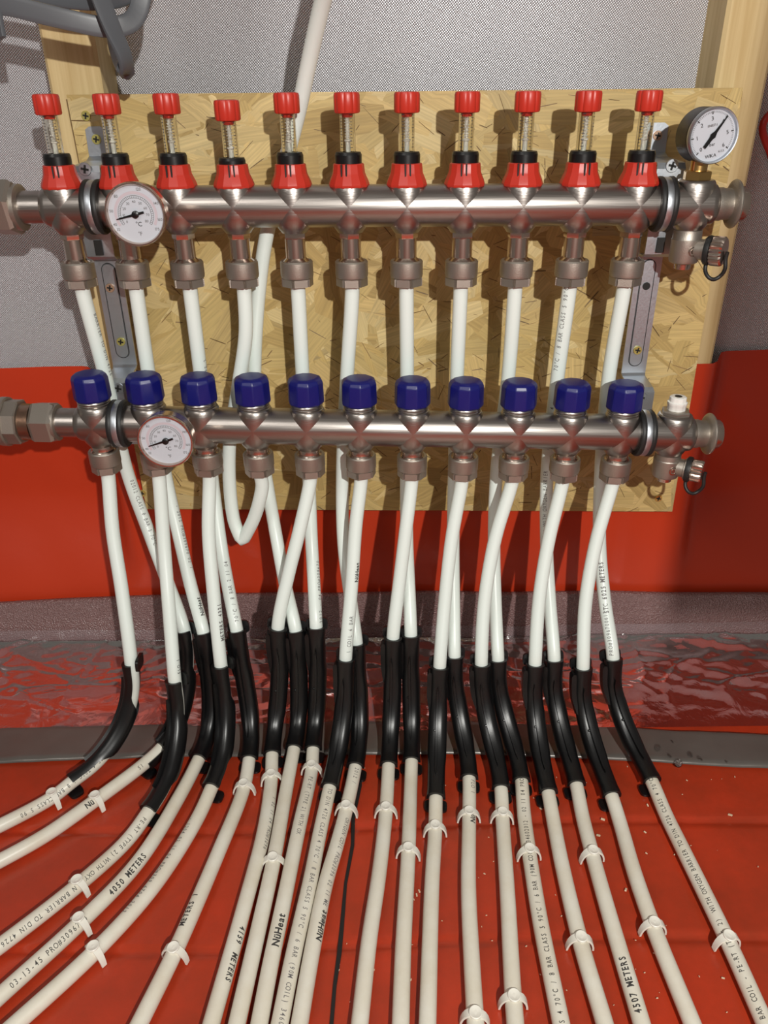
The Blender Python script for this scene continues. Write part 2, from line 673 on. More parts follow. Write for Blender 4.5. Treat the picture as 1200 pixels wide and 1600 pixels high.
def tape_fn(a, c):
    x = -0.76 + 1.52 * a
    y1 = 0.648 - 0.030 * smooth01((x - 0.02) / 0.5) + 0.003 * smooth01((x + 0.6) / 0.4) + 0.0015 * noise.noise((x * 10, 1, 0))
    y0 = y1 - 0.050 - 0.004 * smooth01((-x - 0.2) / 0.3) + 0.0015 * noise.noise((x * 9, 8, 0))
    y = y1 + (y0 - y1) * c
    z = 0.0042 + 0.0012 * noise.noise((x * 14, y * 14, 2)) + 0.0010 * noise.noise((x * 40, y * 40, 4)) - (0.002 if c in (0.0, 1.0) else 0)
    return (x, y, max(z, 0.0016))


vv, ff = grid(220, 12, tape_fn)
tape = MB().add(vv, ff).obj('duct_tape', TAPE, angle=80)
md = tape.modifiers.new('thickness', 'SOLIDIFY')
md.thickness = 0.0004
tag(tape, 'long strip of grey duct tape stuck along the red floor sheet', 'tape')

# ------------------------------------------------------------------ strand board
YB = 0.784
C00, C10 = atY(104, 148, YB), atY(1161, 137, YB)       # top corners
C01, C11 = atY(229, 795, YB), atY(1050, 799, YB)       # bottom corners
BW, BH = 0.6, (C10.z + C00.z - C01.z - C11.z) / 2


def board_pt(s, t, y):
    """s along the width, t downwards, in metres"""
    a, c = s / BW, t / BH
    top = C00.lerp(C10, a)
    bt = C01.lerp(C11, a)
    p = top.lerp(bt, c)
    return (p.x, y, p.z)


board = thing('strand_board', 'oriented strand board panel screwed to the studs behind the manifold', 'board', (C01.lerp(C11, 0.5).x, 0.793, C01.z))
binv = Matrix.Translation(-Vector(board.location))
vv = [board_pt(0, 0, YB + .0006), board_pt(BW, 0, YB + .0006), board_pt(BW, BH, YB + .0006), board_pt(0, BH, YB + .0006)]
vv += [(x, 0.8, z) for x, y, z in vv]
ff = [(0, 1, 2, 3), (7, 6, 5, 4), (0, 4, 5, 1), (1, 5, 6, 2), (2, 6, 7, 3), (3, 7, 4, 0)]
MB().add(vv, ff, binv).obj('core', OSBBASE, board)
verts, faces, cols, uvs = [], [], [], []
palette = [(0.56, 0.42, 0.19), (0.60, 0.46, 0.23), (0.52, 0.38, 0.16), (0.63, 0.50, 0.27), (0.49, 0.35, 0.145), (0.58, 0.43, 0.20)]


def flake(s, t, L, W, ang, lev, col):
    n = 5
    ca, sa = math.cos(ang), math.sin(ang)
    top, bot = [], []
    for k in range(n + 1):
        q = -L / 2 + L * k / n
        e = 0.65 + 0.35 * math.sin(math.pi * (k + 0.5) / (n + 1)) if 0 < k < n else 0.5 + 0.3 * rnd.random()
        top.append((q + rnd.uniform(-.08, .08) * W, W / 2 * (e + rnd.uniform(-.18, .12))))
        bot.append((q + rnd.uniform(-.08, .08) * W, -W / 2 * (e + rnd.uniform(-.18, .12))))
    tilt = rnd.uniform(-.00018, .00018)
    o = len(verts)
    for lst in (top, bot):
        for x, y in lst:
            ss = min(max(s + x * ca - y * sa, 0), BW)
            tt = min(max(t + x * sa + y * ca, 0), BH)
            p = board_pt(ss, tt, YB - lev + tilt * (1 if y > 0 else -1) + 0.0006)
            verts.append(p)
            uvs.append((x + s * 3.1, y + t * 7.7))
    m = n + 1
    for lst in (top, bot):          # skirt down to the core so each strand has an edge
        for x, y in lst:
            ss = min(max(s + x * ca - y * sa, 0), BW)
            tt = min(max(t + x * sa + y * ca, 0), BH)
            verts.append(board_pt(ss, tt, YB + 0.0008))
            uvs.append((x + s * 3.1, y + t * 7.7))
    for k in range(n):
        faces.append((o + k, o + k + 1, o + m + k + 1, o + m + k))
        faces.append((o + 2 * m + k, o + 2 * m + k + 1, o + k + 1, o + k))
        faces.append((o + m + k, o + m + k + 1, o + 3 * m + k + 1, o + 3 * m + k))
    faces.append((o, o + m, o + 3 * m, o + 2 * m))
    faces.append((o + n, o + 2 * m + n, o + 3 * m + n, o + m + n))
    cols.extend([col] * (4 * m))


for i in range(1900):
    s, t = rnd.uniform(0, BW), rnd.uniform(0, BH)
    L = rnd.uniform(0.035, 0.13)
    W = rnd.uniform(0.012, 0.042)
    ang = rnd.gauss(0.1, 0.65) if rnd.random() < 0.75 else rnd.uniform(0, math.pi)
    c = palette[rnd.randrange(6)]
    k = rnd.uniform(0.87, 1.08)
    if rnd.random() < 0.05:
        k *= 0.78
    flake(s, t, L, W, ang, 0.0002 + i / 1900 * 0.0011, (c[0] * k * 1.03, c[1] * k, c[2] * k * 0.88))
for i in range(560):      # dark slivers and bark specks
    s, t = rnd.uniform(0, BW), rnd.uniform(0, BH)
    k = rnd.uniform(0.5, 1.0)
    flake(s, t, rnd.uniform(0.003, 0.020), rnd.uniform(0.0003, 0.0011), rnd.gauss(0.1, 0.7), 0.0014, (0.26 * k, 0.155 * k, 0.06 * k))
verts = [V3(binv @ Vector(p)) for p in verts]
me = bpy.data.meshes.new('strands')
me.from_pydata(verts, [], faces)
ca_ = me.color_attributes.new('strand', 'FLOAT_COLOR', 'POINT')
ca_.data.foreach_set('color', [x for c in cols for x in (*c, 1.0)])
uvl = me.uv_layers.new(name='UVMap')
li = np.zeros(len(me.loops), dtype=np.int32)
me.loops.foreach_get('vertex_index', li)
uvl.data.foreach_set('uv', np.array(uvs, dtype=np.float32)[li].ravel())
me.materials.append(OSB)
strands = put('strands', me, board)
strands['kind'] = 'stuff'


def screw_mesh(r, mat_):
    """countersunk cross head facing -Y, head face on y = 0"""
    mb = MB()
    mb.lathe([(r * .3, -0.004), (r, -0.0006), (r, 0), (r * .94, 0.0004)], 20, RX(R(90)))
    return mb.mesh('screw', mat_, 40)


def cross_mesh(r):
    mb = MB()
    a, c = r * 0.62, r * 0.17
    mb.box((-a, -0.0007, -c), (a, 0.0005, c), RY(R(12)))
    mb.box((-c, -0.0007, -a), (c, 0.0005, a), RY(R(12)))
    return mb.mesh('cross_slot', DARK)


SCREW_Y, SCREW_C = screw_mesh(0.0042, YSCREW), screw_mesh(0.0042, CSCREW)
SCREW_Z = screw_mesh(0.0055, ZINC)
CROSS, CROSS_Z = cross_mesh(0.0042), cross_mesh(0.0055)


def screw(parent, p, kind='y'):
    o = put('screw', {'y': SCREW_Y, 'c': SCREW_C, 'z': SCREW_Z}[kind], parent, Vector(p) - Vector(parent.location))
    put('cross_slot', CROSS_Z if kind == 'z' else CROSS, o)
    return o


for u, v in ((134, 181), (222, 771), (1029, 779)):
    p = atY(u, v, YB - 0.0012)
    screw(board, p, 'y')

# ------------------------------------------------------------------ manifold bars
R_BAR = 0.0172


class Bar:
    def __init__(s, p1, p11, n_extra):
        s.p, s.q = p1, p11
        s.d = (p11 - p1).normalized()
        s.rz = math.atan2(s.d.y, s.d.x)
        s.ry = -math.asin(s.d.z)
        s.step = (p11 - p1).length / 10

    def at(s, k):
        return s.p + s.d * (s.step * k)


def axis_pt(u, v, Y):
    p = atY(u, v, Y - R_BAR)
    return Vector((p.x, Y, p.z))


UP = Bar(axis_pt(92.7, 328, 0.716), axis_pt(1001.7, 323.5, 0.709), 1)
LO = Bar(axis_pt(144, 672, 0.684), axis_pt(977, 686.5, 0.682), 1)


def make_bar(bar, name, label, left_neck, ext):
    root = thing(name, label, 'manifold', bar.p, (0, bar.ry, bar.rz))
    st = bar.step
    AX = RY(R(90))                    # lathe axis along +X
    x0, x1 = -0.0165, st * 11 + 0.018
    mb = MB()
    mb.lathe([(0.0145, x0 - 0.002), (R_BAR - 0.0006, x0 + 0.001), (R_BAR, x0 + 0.004), (R_BAR, x1 - 0.006), (R_BAR - 0.001, x1 - 0.001), (0.0135, x1 + 0.001)], 56, AX)
    mb.obj('tube', STEEL, root, 50)
    pm = MB()
    pm.lathe([(0.0108, -0.0215), (0.0122, -0.0195), (0.0140, -0.0172), (0.0162, -0.012), (0.01715, -0.005), (0.01722, 0.0), (0.01715, 0.005), (0.0169, 0.012), (0.0161, 0.0172), (0.0150, 0.0192), (0.0138, 0.0198)], 48)
    pmesh = pm.mesh('port', STEEL, 50)
    for k in range(12):
        put('port', pmesh, root, (k * st, 0, 0))
    nk = MB()
    nk.lathe([(0.0136, -left_neck), (0.0136, x0)], 40, AX)
    nk.obj('neck', STEEL, root)
    # end: short neck, flange disc, plug
    e = MB()
    e.lathe([(0.0135, x1 - 0.002), (0.0135, x1 + 0.006), (0.0128, x1 + 0.007), (0.0128, x1 + 0.0165)], 32, AX)
    e.obj('end_neck', NICKEL, root, 40)
    fl = MB()
    fl.lathe([(0.0150, x1 + 0.0130), (0.0192, x1 + 0.0155), (0.0198, x1 + 0.0165), (0.0192, x1 + 0.0178), (0.0150, x1 + 0.0180)], 40, AX)
    fl.obj('end_flange', NICKEL, root, 40)
    pl = MB()
    pl.lathe([(0.0140, x1 + 0.017), (0.0140, x1 + 0.0245), (0.0130, x1 + 0.0262), (0.006, x1 + 0.0268)], 24, AX)
    pl.obj('end_plug', CHROME, root, 40)
    return root, x1


up_root, UX1 = make_bar(UP, 'manifold_bar', 'upper brushed steel manifold tube carrying the red capped flow meters', 0.040, 1)
lo_root, LX1 = make_bar(LO, 'manifold_bar', 'lower brushed steel manifold tube carrying the blue capped valves', 0.036, 1)


def hexring(mb, r, h, x, mat=None, n=6):
    """chamfered nut, axis along x"""
    mb.lathe([(r * 0.90, x), (r, x + h * 0.14), (r, x + h * 0.86), (r * 0.90, x + h)], n, (mat or Matrix()) @ RY(R(90)), a0=R(12))
    return mb


# union nut at the open end of the upper bar
nut = thing('union_nut', 'large hexagonal plated nut on the end of the upper tube', 'nut', UP.p + UP.d * -0.060, (0, UP.ry, UP.rz))
mb = MB()
hexring(mb, 0.0235, 0.022, -0.004)
mb.obj('hex_body', NICKEL, nut, 25)
mb = MB()
mb.lathe([(0.019, 0.0175), (0.019, 0.0215), (0.0165, 0.0225)], 40, RY(R(90)))
mb.obj('collar', NICKEL, nut)
mb = MB()
mb.lathe([(0.018, -0.05), (0.018, -0.006)], 32, RY(R(90)))
mb.obj('thread', CHROME, nut)

# union and valve body at the open end of the lower bar
un = thing('union_coupling', 'plated union coupling with hexagonal nut and thread on the lower tube', 'coupling', LO.p + LO.d * -0.062, (0, LO.ry, LO.rz))
mb = MB()
hexring(mb, 0.0205, 0.021, 0.003)
mb.obj('hex_nut', NICKEL, un, 25)
mb = MB()
mb.lathe([(0.0170, 0.0225), (0.0170, 0.0255), (0.0145, 0.0262)], 36, RY(R(90)))
mb.obj('collar', NICKEL, un)
mb = MB()
pr = []
for k in range(9):
    pr += [(0.0158, -0.0095 + k * 0.0014), (0.0172, -0.0095 + k * 0.0014 + 0.0007)]
mb.lathe(pr, 32, RY(R(90)))
mb.obj('thread', CHROME, un, 25)
mb = MB()
mb.lathe([(0.0195, -0.0215), (0.0215, -0.0205), (0.0215, -0.0090), (0.0200, -0.0080)], 8, RY(R(90)), a0=R(10))
mb.lathe([(0.0225, -0.0275), (0.0230, -0.0265), (0.0230, -0.0210), (0.0215, -0.0200)], 40, RY(R(90)))
mb.lathe([(0.0222, -0.0665), (0.0222, -0.0280)], 40, RY(R(90)))
mb.obj('valve_body', NICKEL, un, 25)

# ------------------------------------------------------------------ flow meters
fm0 = None
KZ = 0.888
FLUTE = lambda a, z: 1 - 0.075 * max(0.0, math.cos(8 * a)) ** 3
for i in range(11):
    lab = 'red capped clear flow meter, %s from the hexagonal nut end of the upper tube' % ORD[i]
    if i == 10:
        lab = 'red capped clear flow meter beside the round pressure gauge'
    loc = UP.at(i)
    if fm0 is None:
        fm0 = thing('flow_meter', lab, 'flow meter', loc, None, 'red capped flow meters on the upper tube')
        mb = MB()
        mb.lathe([(0.0160, 0.0165), (0.0172, 0.0180), (0.0174, 0.0196), (0.0166, 0.0225), (0.0142, 0.0285), (0.0137, 0.0300), (0.0130, 0.0372), (0.0122, 0.0378)], 14, None, None, R(8))
        mb.scaled(KZ).obj('base_cap', RED, fm0, 18)
        for dx in (-0.0028, 0.0012):
            s_ = MB().box((dx - 0.0006, -0.0142, 0.0268), (dx + 0.0006, -0.0122, 0.0377))
            o = s_.scaled(KZ).obj('slot', DARK, fm0, 30)
        mb = MB()
        mb.lathe([(0.0112, 0.0370), (0.0113, 0.0450), (0.0104, 0.0475), (0.0072, 0.0478), (0.0068, 0.0462)], 22)
        mb.scaled(KZ).obj('ring', BLACK, fm0, 22)
        mb = MB()
        mb.tubelathe([(0.0064, 0.0460), (0.0063, 0.0835), (0.0050, 0.0835), (0.0050, 0.0460)], 28)
        mb.scaled(KZ).obj('clear_tube', TUBE, fm0, 40)
        mb = MB()
        mb.lathe([(0.0021, 0.0460), (0.0021, 0.0560), (0.0030, 0.0565), (0.0030, 0.0580), (0.0016, 0.0585), (0.0016, 0.0830)], 14)
        for k in range(9):
            mb.tubelathe([(0.0027, 0.0600 + k * 0.0024), (0.0024, 0.0606 + k * 0.0024), (0.0015, 0.0603 + k * 0.0024)], 14)
        mb.scaled(KZ).obj('float_rod', SPRING, fm0, 30)
        mb = MB()
        for k in range(11):
            for a, w in ((R(-128), 0.0016 if k % 2 else 0.0026), (R(-48), 0.0012 if k % 3 else 0.0022)):
                mm = RZ(a) @ T(0.00645, 0, 0.0515 + k * 0.0027)
                mb.box((-0.0002, -w / 2, -0.0003), (0.0002, w / 2, 0.0003), mm)
        mb.scaled(KZ).obj('scale_marks', INK, fm0, 30)
        mb = MB()
        mb.lathe([(0.0052, 0.0792), (0.0098, 0.0800), (0.0106, 0.0812), (0.0106, 0.0945), (0.0100, 0.0966), (0.0070, 0.0972)], 64, None, FLUTE)
        mb.lathe([(0.0042, 0.0765), (0.0050, 0.0800)], 16)
        mb.scaled(KZ).obj('cap', RED, fm0, 40)
        fm = fm0
    else:
        fm = copy_thing(fm0, loc, None, lab, 'red capped flow meters on the upper tube')
    fm.rotation_euler = (0, 0, rnd.uniform(-.25, .25))
    if i == 3:
        for ch in fm.children:
            if ch.name.split('.')[0] in ('ring', 'cap', 'clear_tube', 'float_rod', 'scale_marks'):
                ch.location.z -= 0.0050
                if ch.name.startswith('ring'):
                    ch.location.z += 0.0012

# ------------------------------------------------------------------ blue capped valves
bv0 = None
for i in range(11):
    lab = 'blue capped valve, %s from the union coupling on the lower tube' % ORD[i]
    if i == 10:
        lab = 'blue capped valve with wet top beside the white air vent'
    loc = LO.at(i)
    if bv0 is None:
        bv0 = thing('valve_cap', lab, 'valve cap', loc, None, 'blue valve caps on the lower tube')
        mb = MB()
        mb.lathe([(0.0150, 0.0237), (0.0165, 0.0248), (0.0169, 0.0262), (0.0165, 0.0440), (0.0150, 0.0474), (0.0118, 0.0489), (0.0060, 0.0495)], 10, None, None, R(-9))
        me = mb.mesh('cap', BLUE, 20)
        cap = put('cap', me, bv0)
        bv = cap.modifiers.new('soft_edges', 'BEVEL')
        bv.width = 0.0009
        bv.segments = 2
        bv.limit_method = 'ANGLE'
        bv.angle_limit = R(15)
        mb = MB()
        mb.lathe([(0.0140, 0.0150), (0.0150, 0.0172), (0.0150, 0.0186), (0.0143, 0.0192), (0.0149, 0.0204), (0.0143, 0.0212), (0.0149, 0.0224), (0.0143, 0.0232), (0.0138, 0.0250)], 36)
        mb.obj('collar', STEEL, bv0, 60)
        c = bv0
    else:
        c = copy_thing(bv0, loc, None, lab, 'blue valve caps on the lower tube')
    c.rotation_euler = (0, 0, rnd.uniform(-.16, .16))

# ------------------------------------------------------------------ pipe connectors
def nut_part(parent, z_top, z_bot):
    mb = MB()
    h = z_top - z_bot
    mb.lathe([(0.0080, z_bot - 0.0004), (0.0106, z_bot), (0.0116, z_bot + 0.0012), (0.0122, z_bot + h * .28), (0.0142, z_bot + h * .36), (0.0146, z_bot + h * .45), (0.0145, z_top - 0.0012), (0.0136, z_top), (0.0112, z_top - 0.0003)], 40)
    for k in range(6):
        mm = RZ(R(60 * k - 90)) @ T(0.0118, 0, z_bot + 0.0036)
        mb.box((-0.0030, -0.0060, -0.0032), (0.0011, 0.0060, 0.0034), mm)
    mb.obj('nut', NICKEL, parent, 30)


uc0 = lc0 = None
for i in range(11):
    loc = UP.at(i)
    lab = 'plated pipe connector with long neck under the upper tube, %s from its hexagonal nut' % ORD[i]
    if uc0 is None:
        uc0 = thing('pipe_connector', lab, 'connector', loc, None, 'long neck connectors under the upper tube')
        mb = MB()
        mb.lathe([(0.0082, -0.0268), (0.0096, -0.0262), (0.0099, -0.0256), (0.0099, -0.0216), (0.0092, -0.0208)], 6, None, None, R(18))
        mb.obj('hex_head', CHROME, uc0, 25)
        mb = MB()
        mb.lathe([(0.0122, -0.0475), (0.0122, -0.0463), (0.0116, -0.0453), (0.0089, -0.0425), (0.0088, -0.0262), (0.0080, -0.0255)], 36)
        mb.obj('neck', CHROME, uc0, 40)
        nut_part(uc0, -0.0450, -0.0672)
        c = uc0
    else:
        c = copy_thing(uc0, loc, None, lab, 'long neck connectors under the upper tube')
    c.rotation_euler = (0, 0, rnd.uniform(-.35, .35))
for i in range(11):
    loc = LO.at(i)
    lab = 'plated short pipe connector under the lower tube, %s from the union coupling' % ORD[i]
    if lc0 is None:
        lc0 = thing('pipe_connector', lab, 'connector', loc, None, 'short connectors under the lower tube')
        mb = MB()
        mb.lathe([(0.0128, -0.0290), (0.0127, -0.0280), (0.0105, -0.0258), (0.0104, -0.0215), (0.0100, -0.0205)], 36)
        mb.obj('neck', CHROME, lc0, 40)
        nut_part(lc0, -0.0270, -0.0490)
        c = lc0
    else:
        c = copy_thing(lc0, loc, None, lab, 'short connectors under the lower tube')
    c.rotation_euler = (0, 0, rnd.uniform(-.35, .35))

# ------------------------------------------------------------------ glyphs for printed text
CHARS = sorted(set('OXYGEN BARRIER TO DIN 4726 CLASS 4 70°C / 8 BAR 5 90°C 6 (90M COIL) 34602012 - 02 11 04 PRO#3096704 PE-RT (TYPE 2) WITH METERS 4050 03-13-45 NüHeat 617 STC 6025 FLO 1 °F mbar 0123456789 WKAEN837-1kl.25') - {' '})
GLY = {}
_tmp = []
for ch, boldness in [(c_, 0.004) for c_ in CHARS] + [('*' + c_, 0.030) for c_ in sorted(set('NüHeat4567891230METRS'))]:
    cu = bpy.data.curves.new('glyph', 'FONT')
    cu.body = ch[-1]
    cu.size = 1.0
    cu.resolution_u = 2
    cu.offset = boldness
    ob = bpy.data.objects.new('glyph', cu)
    COL.objects.link(ob)
    _tmp.append((ch, ob, cu))
bpy.context.view_layer.update()
dg = bpy.context.evaluated_depsgraph_get()
for ch, ob, cu in _tmp:
    me = bpy.data.meshes.new_from_object(ob.evaluated_get(dg))
    bm = bmesh.new()
    bm.from_mesh(me)
    for h in (0.0, 0.175, 0.35, 0.525, 0.7):
        bmesh.ops.bisect_plane(bm, geom=bm.verts[:] + bm.edges[:] + bm.faces[:], plane_co=(0, h, 0), plane_no=(0, 1, 0))
    bm.verts.ensure_lookup_table()
    vsx = [(q.co.x, q.co.y) for q in bm.verts]
    fsx = [tuple(q.index for q in f.verts) for f in bm.faces]
    bm.verts.index_update()
    fsx = [tuple(q.index for q in f.verts) for f in bm.faces]
    GLY[ch] = (vsx, fsx, min(x for x, y in vsx), max(x for x, y in vsx))
    bm.free()
    bpy.data.meshes.remove(me)
    bpy.data.objects.remove(ob)
    bpy.data.curves.remove(cu)


def text_layout(s, size, mono=0.54, squeeze=0.74, heavy=False):
    """verts (x, y) on a baseline, faces, total length; mono-spaced when mono is set"""
    vv, ff, x = [], [], 0.0
    for ch in s:
        if ch == ' ':
            x += (mono or 0.3)
            continue
        g = GLY.get('*' + ch, GLY[ch]) if heavy else GLY[ch]
        w = (g[3] - g[2]) * squeeze
        adv = mono if mono else w + 0.07
        off = x + ((adv - w) / 2 if mono else 0)
        o = len(vv)
        vv += [(off + (a - g[2]) * squeeze, c) for a, c in g[0]]
        ff += [tuple(i + o for i in f) for f in g[1]]
        x += adv
    return [(a * size, c * size) for a, c in vv], ff, x * size


# ------------------------------------------------------------------ pipes
R_PIPE = 0.00665
Z_FLOOR_PIPE = 0.0086


def catmull(P, step=0.004, soft=3):
    """centripetal spline through the points"""
    P = [Vector(p) for p in P]
    Q = [P[0] * 2 - P[1]] + P + [P[-1] * 2 - P[-2]]
    out = []
    for i in range(1, len(Q) - 2):
        p0, p1, p2, p3 = Q[i - 1:i + 3]
        t0 = 0
        t1 = t0 + max((p1 - p0).length, 1e-6) ** 0.5
        t2 = t1 + max((p2 - p1).length, 1e-6) ** 0.5
        t3 = t2 + max((p3 - p2).length, 1e-6) ** 0.5
        n = max(1, int((p2 - p1).length / step))
        for k in range(n):
            t = t1 + (t2 - t1) * k / n
            a1 = p0 * ((t1 - t) / (t1 - t0)) + p1 * ((t - t0) / (t1 - t0))
            a2 = p1 * ((t2 - t) / (t2 - t1)) + p2 * ((t - t1) / (t2 - t1))
            a3 = p2 * ((t3 - t) / (t3 - t2)) + p3 * ((t - t2) / (t3 - t2))
            b1 = a1 * ((t2 - t) / (t2 - t0)) + a2 * ((t - t0) / (t2 - t0))
            b2 = a2 * ((t3 - t) / (t3 - t1)) + a3 * ((t - t1) / (t3 - t1))
            out.append(b1 * ((t2 - t) / (t2 - t1)) + b2 * ((t - t1) / (t2 - t1)))
    out.append(P[-1])
    # light smoothing so bends read as one curve
    for _ in range(soft):
        out = [out[0]] + [(out[i - 1] + out[i] * 2 + out[i + 1]) / 4 for i in range(1, len(out) - 1)] + [out[-1]]
    return out


class Path:
    def __init__(s, pts):
        s.p = pts
        s.s = [0.0]
        for a, c in zip(pts, pts[1:]):
            s.s.append(s.s[-1] + (c - a).length)
        s.t = []
        for i in range(len(pts)):
            s.t.append((pts[min(i + 1, len(pts) - 1)] - pts[max(i - 1, 0)]).normalized())

    def at(s, d):
        d = min(max(d, 0), s.s[-1])
        lo, hi = 0, len(s.s) - 1
        while hi - lo > 1:
            m = (lo + hi) // 2
            if s.s[m] <= d:
                lo = m
            else:
                hi = m
        k = (d - s.s[lo]) / max(s.s[hi] - s.s[lo], 1e-9)
        return s.p[lo].lerp(s.p[hi], k), s.t[lo].lerp(s.t[hi], k).normalized()

    def near(s, u, v):
        best, bi = 1e18, 0
        for i, q in enumerate(s.p):
            a, c = proj(q)
            d = (a - u) ** 2 + (c - v) ** 2
            if d < best:
                best, bi = d, i
        return s.s[bi]


def pframe(t, ref):
    n = (ref - t * ref.dot(t)).normalized()
    return n, t.cross(n)


def tube(path, r, n=20):
    P, Tn = path.p, path.t
    vv, ff = [], []
    ref = Vector((0.0, -1.0, 0.35)).normalized()
    for p, t in zip(P, Tn):
        nn, bb = pframe(t, ref)
        ref = nn
        for k in range(n):
            a = 2 * math.pi * k / n
            vv.append(p + nn * (r * math.cos(a)) + bb * (r * math.sin(a)))
    m = len(P)
    for i in range(m - 1):
        for k in range(n):
            k2 = (k + 1) % n
            ff.append((i * n + k, i * n + k2, (i + 1) * n + k2, (i + 1) * n + k))
    ff += [tuple(reversed(range(n))), tuple((m - 1) * n + k for k in range(n))]
    return vv, ff


PIPES = {}


def make_pipe(key, pts, label, group, soft=3):
    path = Path(catmull(pts, 0.004, soft))
    base = path.p[-1].copy()
    vv, ff = tube(path, R_PIPE)
    vv = [q - base for q in vv]
    o = MB().add(vv, ff).obj('heating_pipe', PIPE, None, 60, base)
    tag(o, label, 'pipe', group)
    PIPES[key] = (path, o)
    return path, o


def pipe_text(key, u, v, s, size, dirn, ang=0.0, mat=INK, mono=0.54, squeeze=0.74):
    """print along the pipe from the place nearest pixel (u, v); dirn +1 reads towards the floor end"""
    path, o = PIPES[key]
    d0 = path.near(u, v)
    p0, t0 = path.at(d0)
    lay, ff, L = text_layout(s, size, mono, squeeze, not mono or 'METERS' in s)
    ref = (cam_pos - p0).normalized()
    # carry the frame along from the start
    N = int(L / 0.003) + 2
    fr = []
    for k in range(N + 1):
        d = d0 + dirn * L * k / N
        p, t = path.at(d)
        nn, bb = pframe(t, ref)
        ref = nn
        fr.append((p, nn, bb))
    base = o.location
    vv = []
    for x, y in lay:
        q = x / L * N
        i = min(int(q), N - 1)
        k = q - i
        p = fr[i][0].lerp(fr[i + 1][0], k)
        nn = fr[i][1].lerp(fr[i + 1][1], k).normalized()
        bb = fr[i][2].lerp(fr[i + 1][2], k).normalized()
        a = -ang - dirn * (y - size * 0.35) / R_PIPE
        vv.append(p + (nn * math.cos(a) + bb * math.sin(a)) * (R_PIPE + 0.00012) - base)
    me = MB().add(vv, ff).mesh('printed_text', mat, smooth=False)
    put('printed_text', me, o)


BENDS, CLIPS = [], []


def floor_pipe(key, start, pre, top, exit_, fl, label, group, roll=0.0, arc=0.045, opened=False, blab=''):
    """start: world points out of the connector; pre: (u, v, Y); top: (u, v, Y) where the bend guide begins;
    exit_: (u, v) where it ends near the floor; fl: (u, v) on the floor"""
    P = list(start) + [atY(u, v, Y) for u, v, Y in pre]
    p0 = atY(*top)
    p2 = atZ(exit_[0], exit_[1], 0.0135)
    f0 = atZ(fl[0][0], fl[0][1], Z_FLOOR_PIPE)
    d2 = (f0 - p2)
    d2.z = 0
    d2.normalize()
    h = (p0.z - p2.z)
    c1 = p0 + Vector(((p2.x - p0.x) * 0.14, 0.0, -1.0)) * (h * 0.62)
    c1.y = p0.y + 0.004
    c2 = p2 - d2 * 0.045
    P.append(p0)
    for t in (0.2, 0.4, 0.6, 0.8):
        P.append(p0 * (1 - t) ** 3 + c1 * (3 * t * (1 - t) ** 2) + c2 * (3 * t * t * (1 - t)) + p2 * t ** 3)
    P.append(p2)
    P += [atZ(u, v, Z_FLOOR_PIPE) for u, v in fl]
    e = (P[-1] - P[-2]).normalized()
    P.append(P[-1] + e * 0.06)
    if abs(e.x) < 0.8:
        P.append(P[-1] + Vector((P[-1].x * 1.5, -1, 0)).normalized() * 0.34)
    else:
        P.append(P[-1] + e * 0.30)
    path, o = make_pipe(key, P, label, group)
    BENDS.append((key, path.near(*proj(p0)), path.near(*proj(p2)), roll, blab))
    return path


def up_start(i):
    p = UP.at(i)
    return [p + Vector((0, 0, -0.052)), p + Vector((0, 0, -0.071)), ]


def lo_start(i):
    p = LO.at(i)
    return [p + Vector((0, 0, -0.033)), p + Vector((0, 0, -0.051))]


GU, GL = 'white pipes hanging from the upper tube', 'white pipes hanging from the lower tube'
LABU = 'white plastic pipe dropping from the %s flow meter connector behind the lower tube'
LABL = 'white plastic pipe dropping from the %s blue capped valve to the red floor'


def fpU(i, *a, **k):
    floor_pipe('U%d' % i, up_start(i - 1), *a, LABU % ORD[i - 1], GU, blab='of the pipe from the %s flow meter' % ORD[i - 1], **k)


def fpL(i, *a, **k):
    floor_pipe('L%d' % i, lo_start(i - 1), *a, LABL % ORD[i - 1], GL, blab='of the pipe from the %s blue capped valve' % ORD[i - 1], **k)


YU, YT = 0.7145, 0.628
# upper tube pipes
fpU(1, [(165, 590, .720), (198, 735, .728), (232, 830, .712), (262, 910, .680)], (288, 985, .650), (226, 1193), [(150, 1250), (70, 1306), (0, 1345), (-90, 1392)])
fpU(2, [(233, 590, .717), (258, 740, .722), (278, 830, .705), (298, 915, .675)], (318, 988, .642), (310, 1187), [(280, 1245), (215, 1348), (125, 1442), (0, 1556), (-70, 1620)])
fpU(3, [(314, 590, .717), (330, 735, .720), (345, 850, .695), (357, 920, .668)], (370, 985, .642), (389, 1188), [(381, 1232), (340, 1335), (273, 1488), (225, 1585), (205, 1625)])
fpU(5, [(473, 590, .716), (482, 735, .718), (487, 850, .694), (491, 920, .666)], (494, 980, .642), (489, 1172), [(487, 1203), (468, 1290), (441, 1420), (424, 1500), (405, 1600)])
fpU(6, [(542, 590, .716), (535, 735, .719), (537, 850, .698), (547, 930, .668)], (557, 1005, .640), (555, 1200), [(541, 1265), (525, 1325), (509, 1380), (487, 1490), (468, 1600)])
fpU(7, [(636, 590, .716), (635, 735, .718), (636, 850, .694), (639, 920, .666)], (642, 992, .640), (643, 1190), [(642, 1220), (638, 1332), (630, 1480), (626, 1600)])
fpU(8, [(714, 590, .716), (710, 735, .718), (708, 850, .697), (709, 940, .664)], (710, 1025, .632), (733, 1218), [(733, 1275), (732, 1390), (737, 1500), (743, 1600)])
fpU(9, [(794, 590, .716), (776, 735, .719), (772, 850, .700), (774, 940, .668)], (778, 1030, .632), (815, 1222), [(818, 1265), (828, 1340), (846, 1450), (877, 1600)])
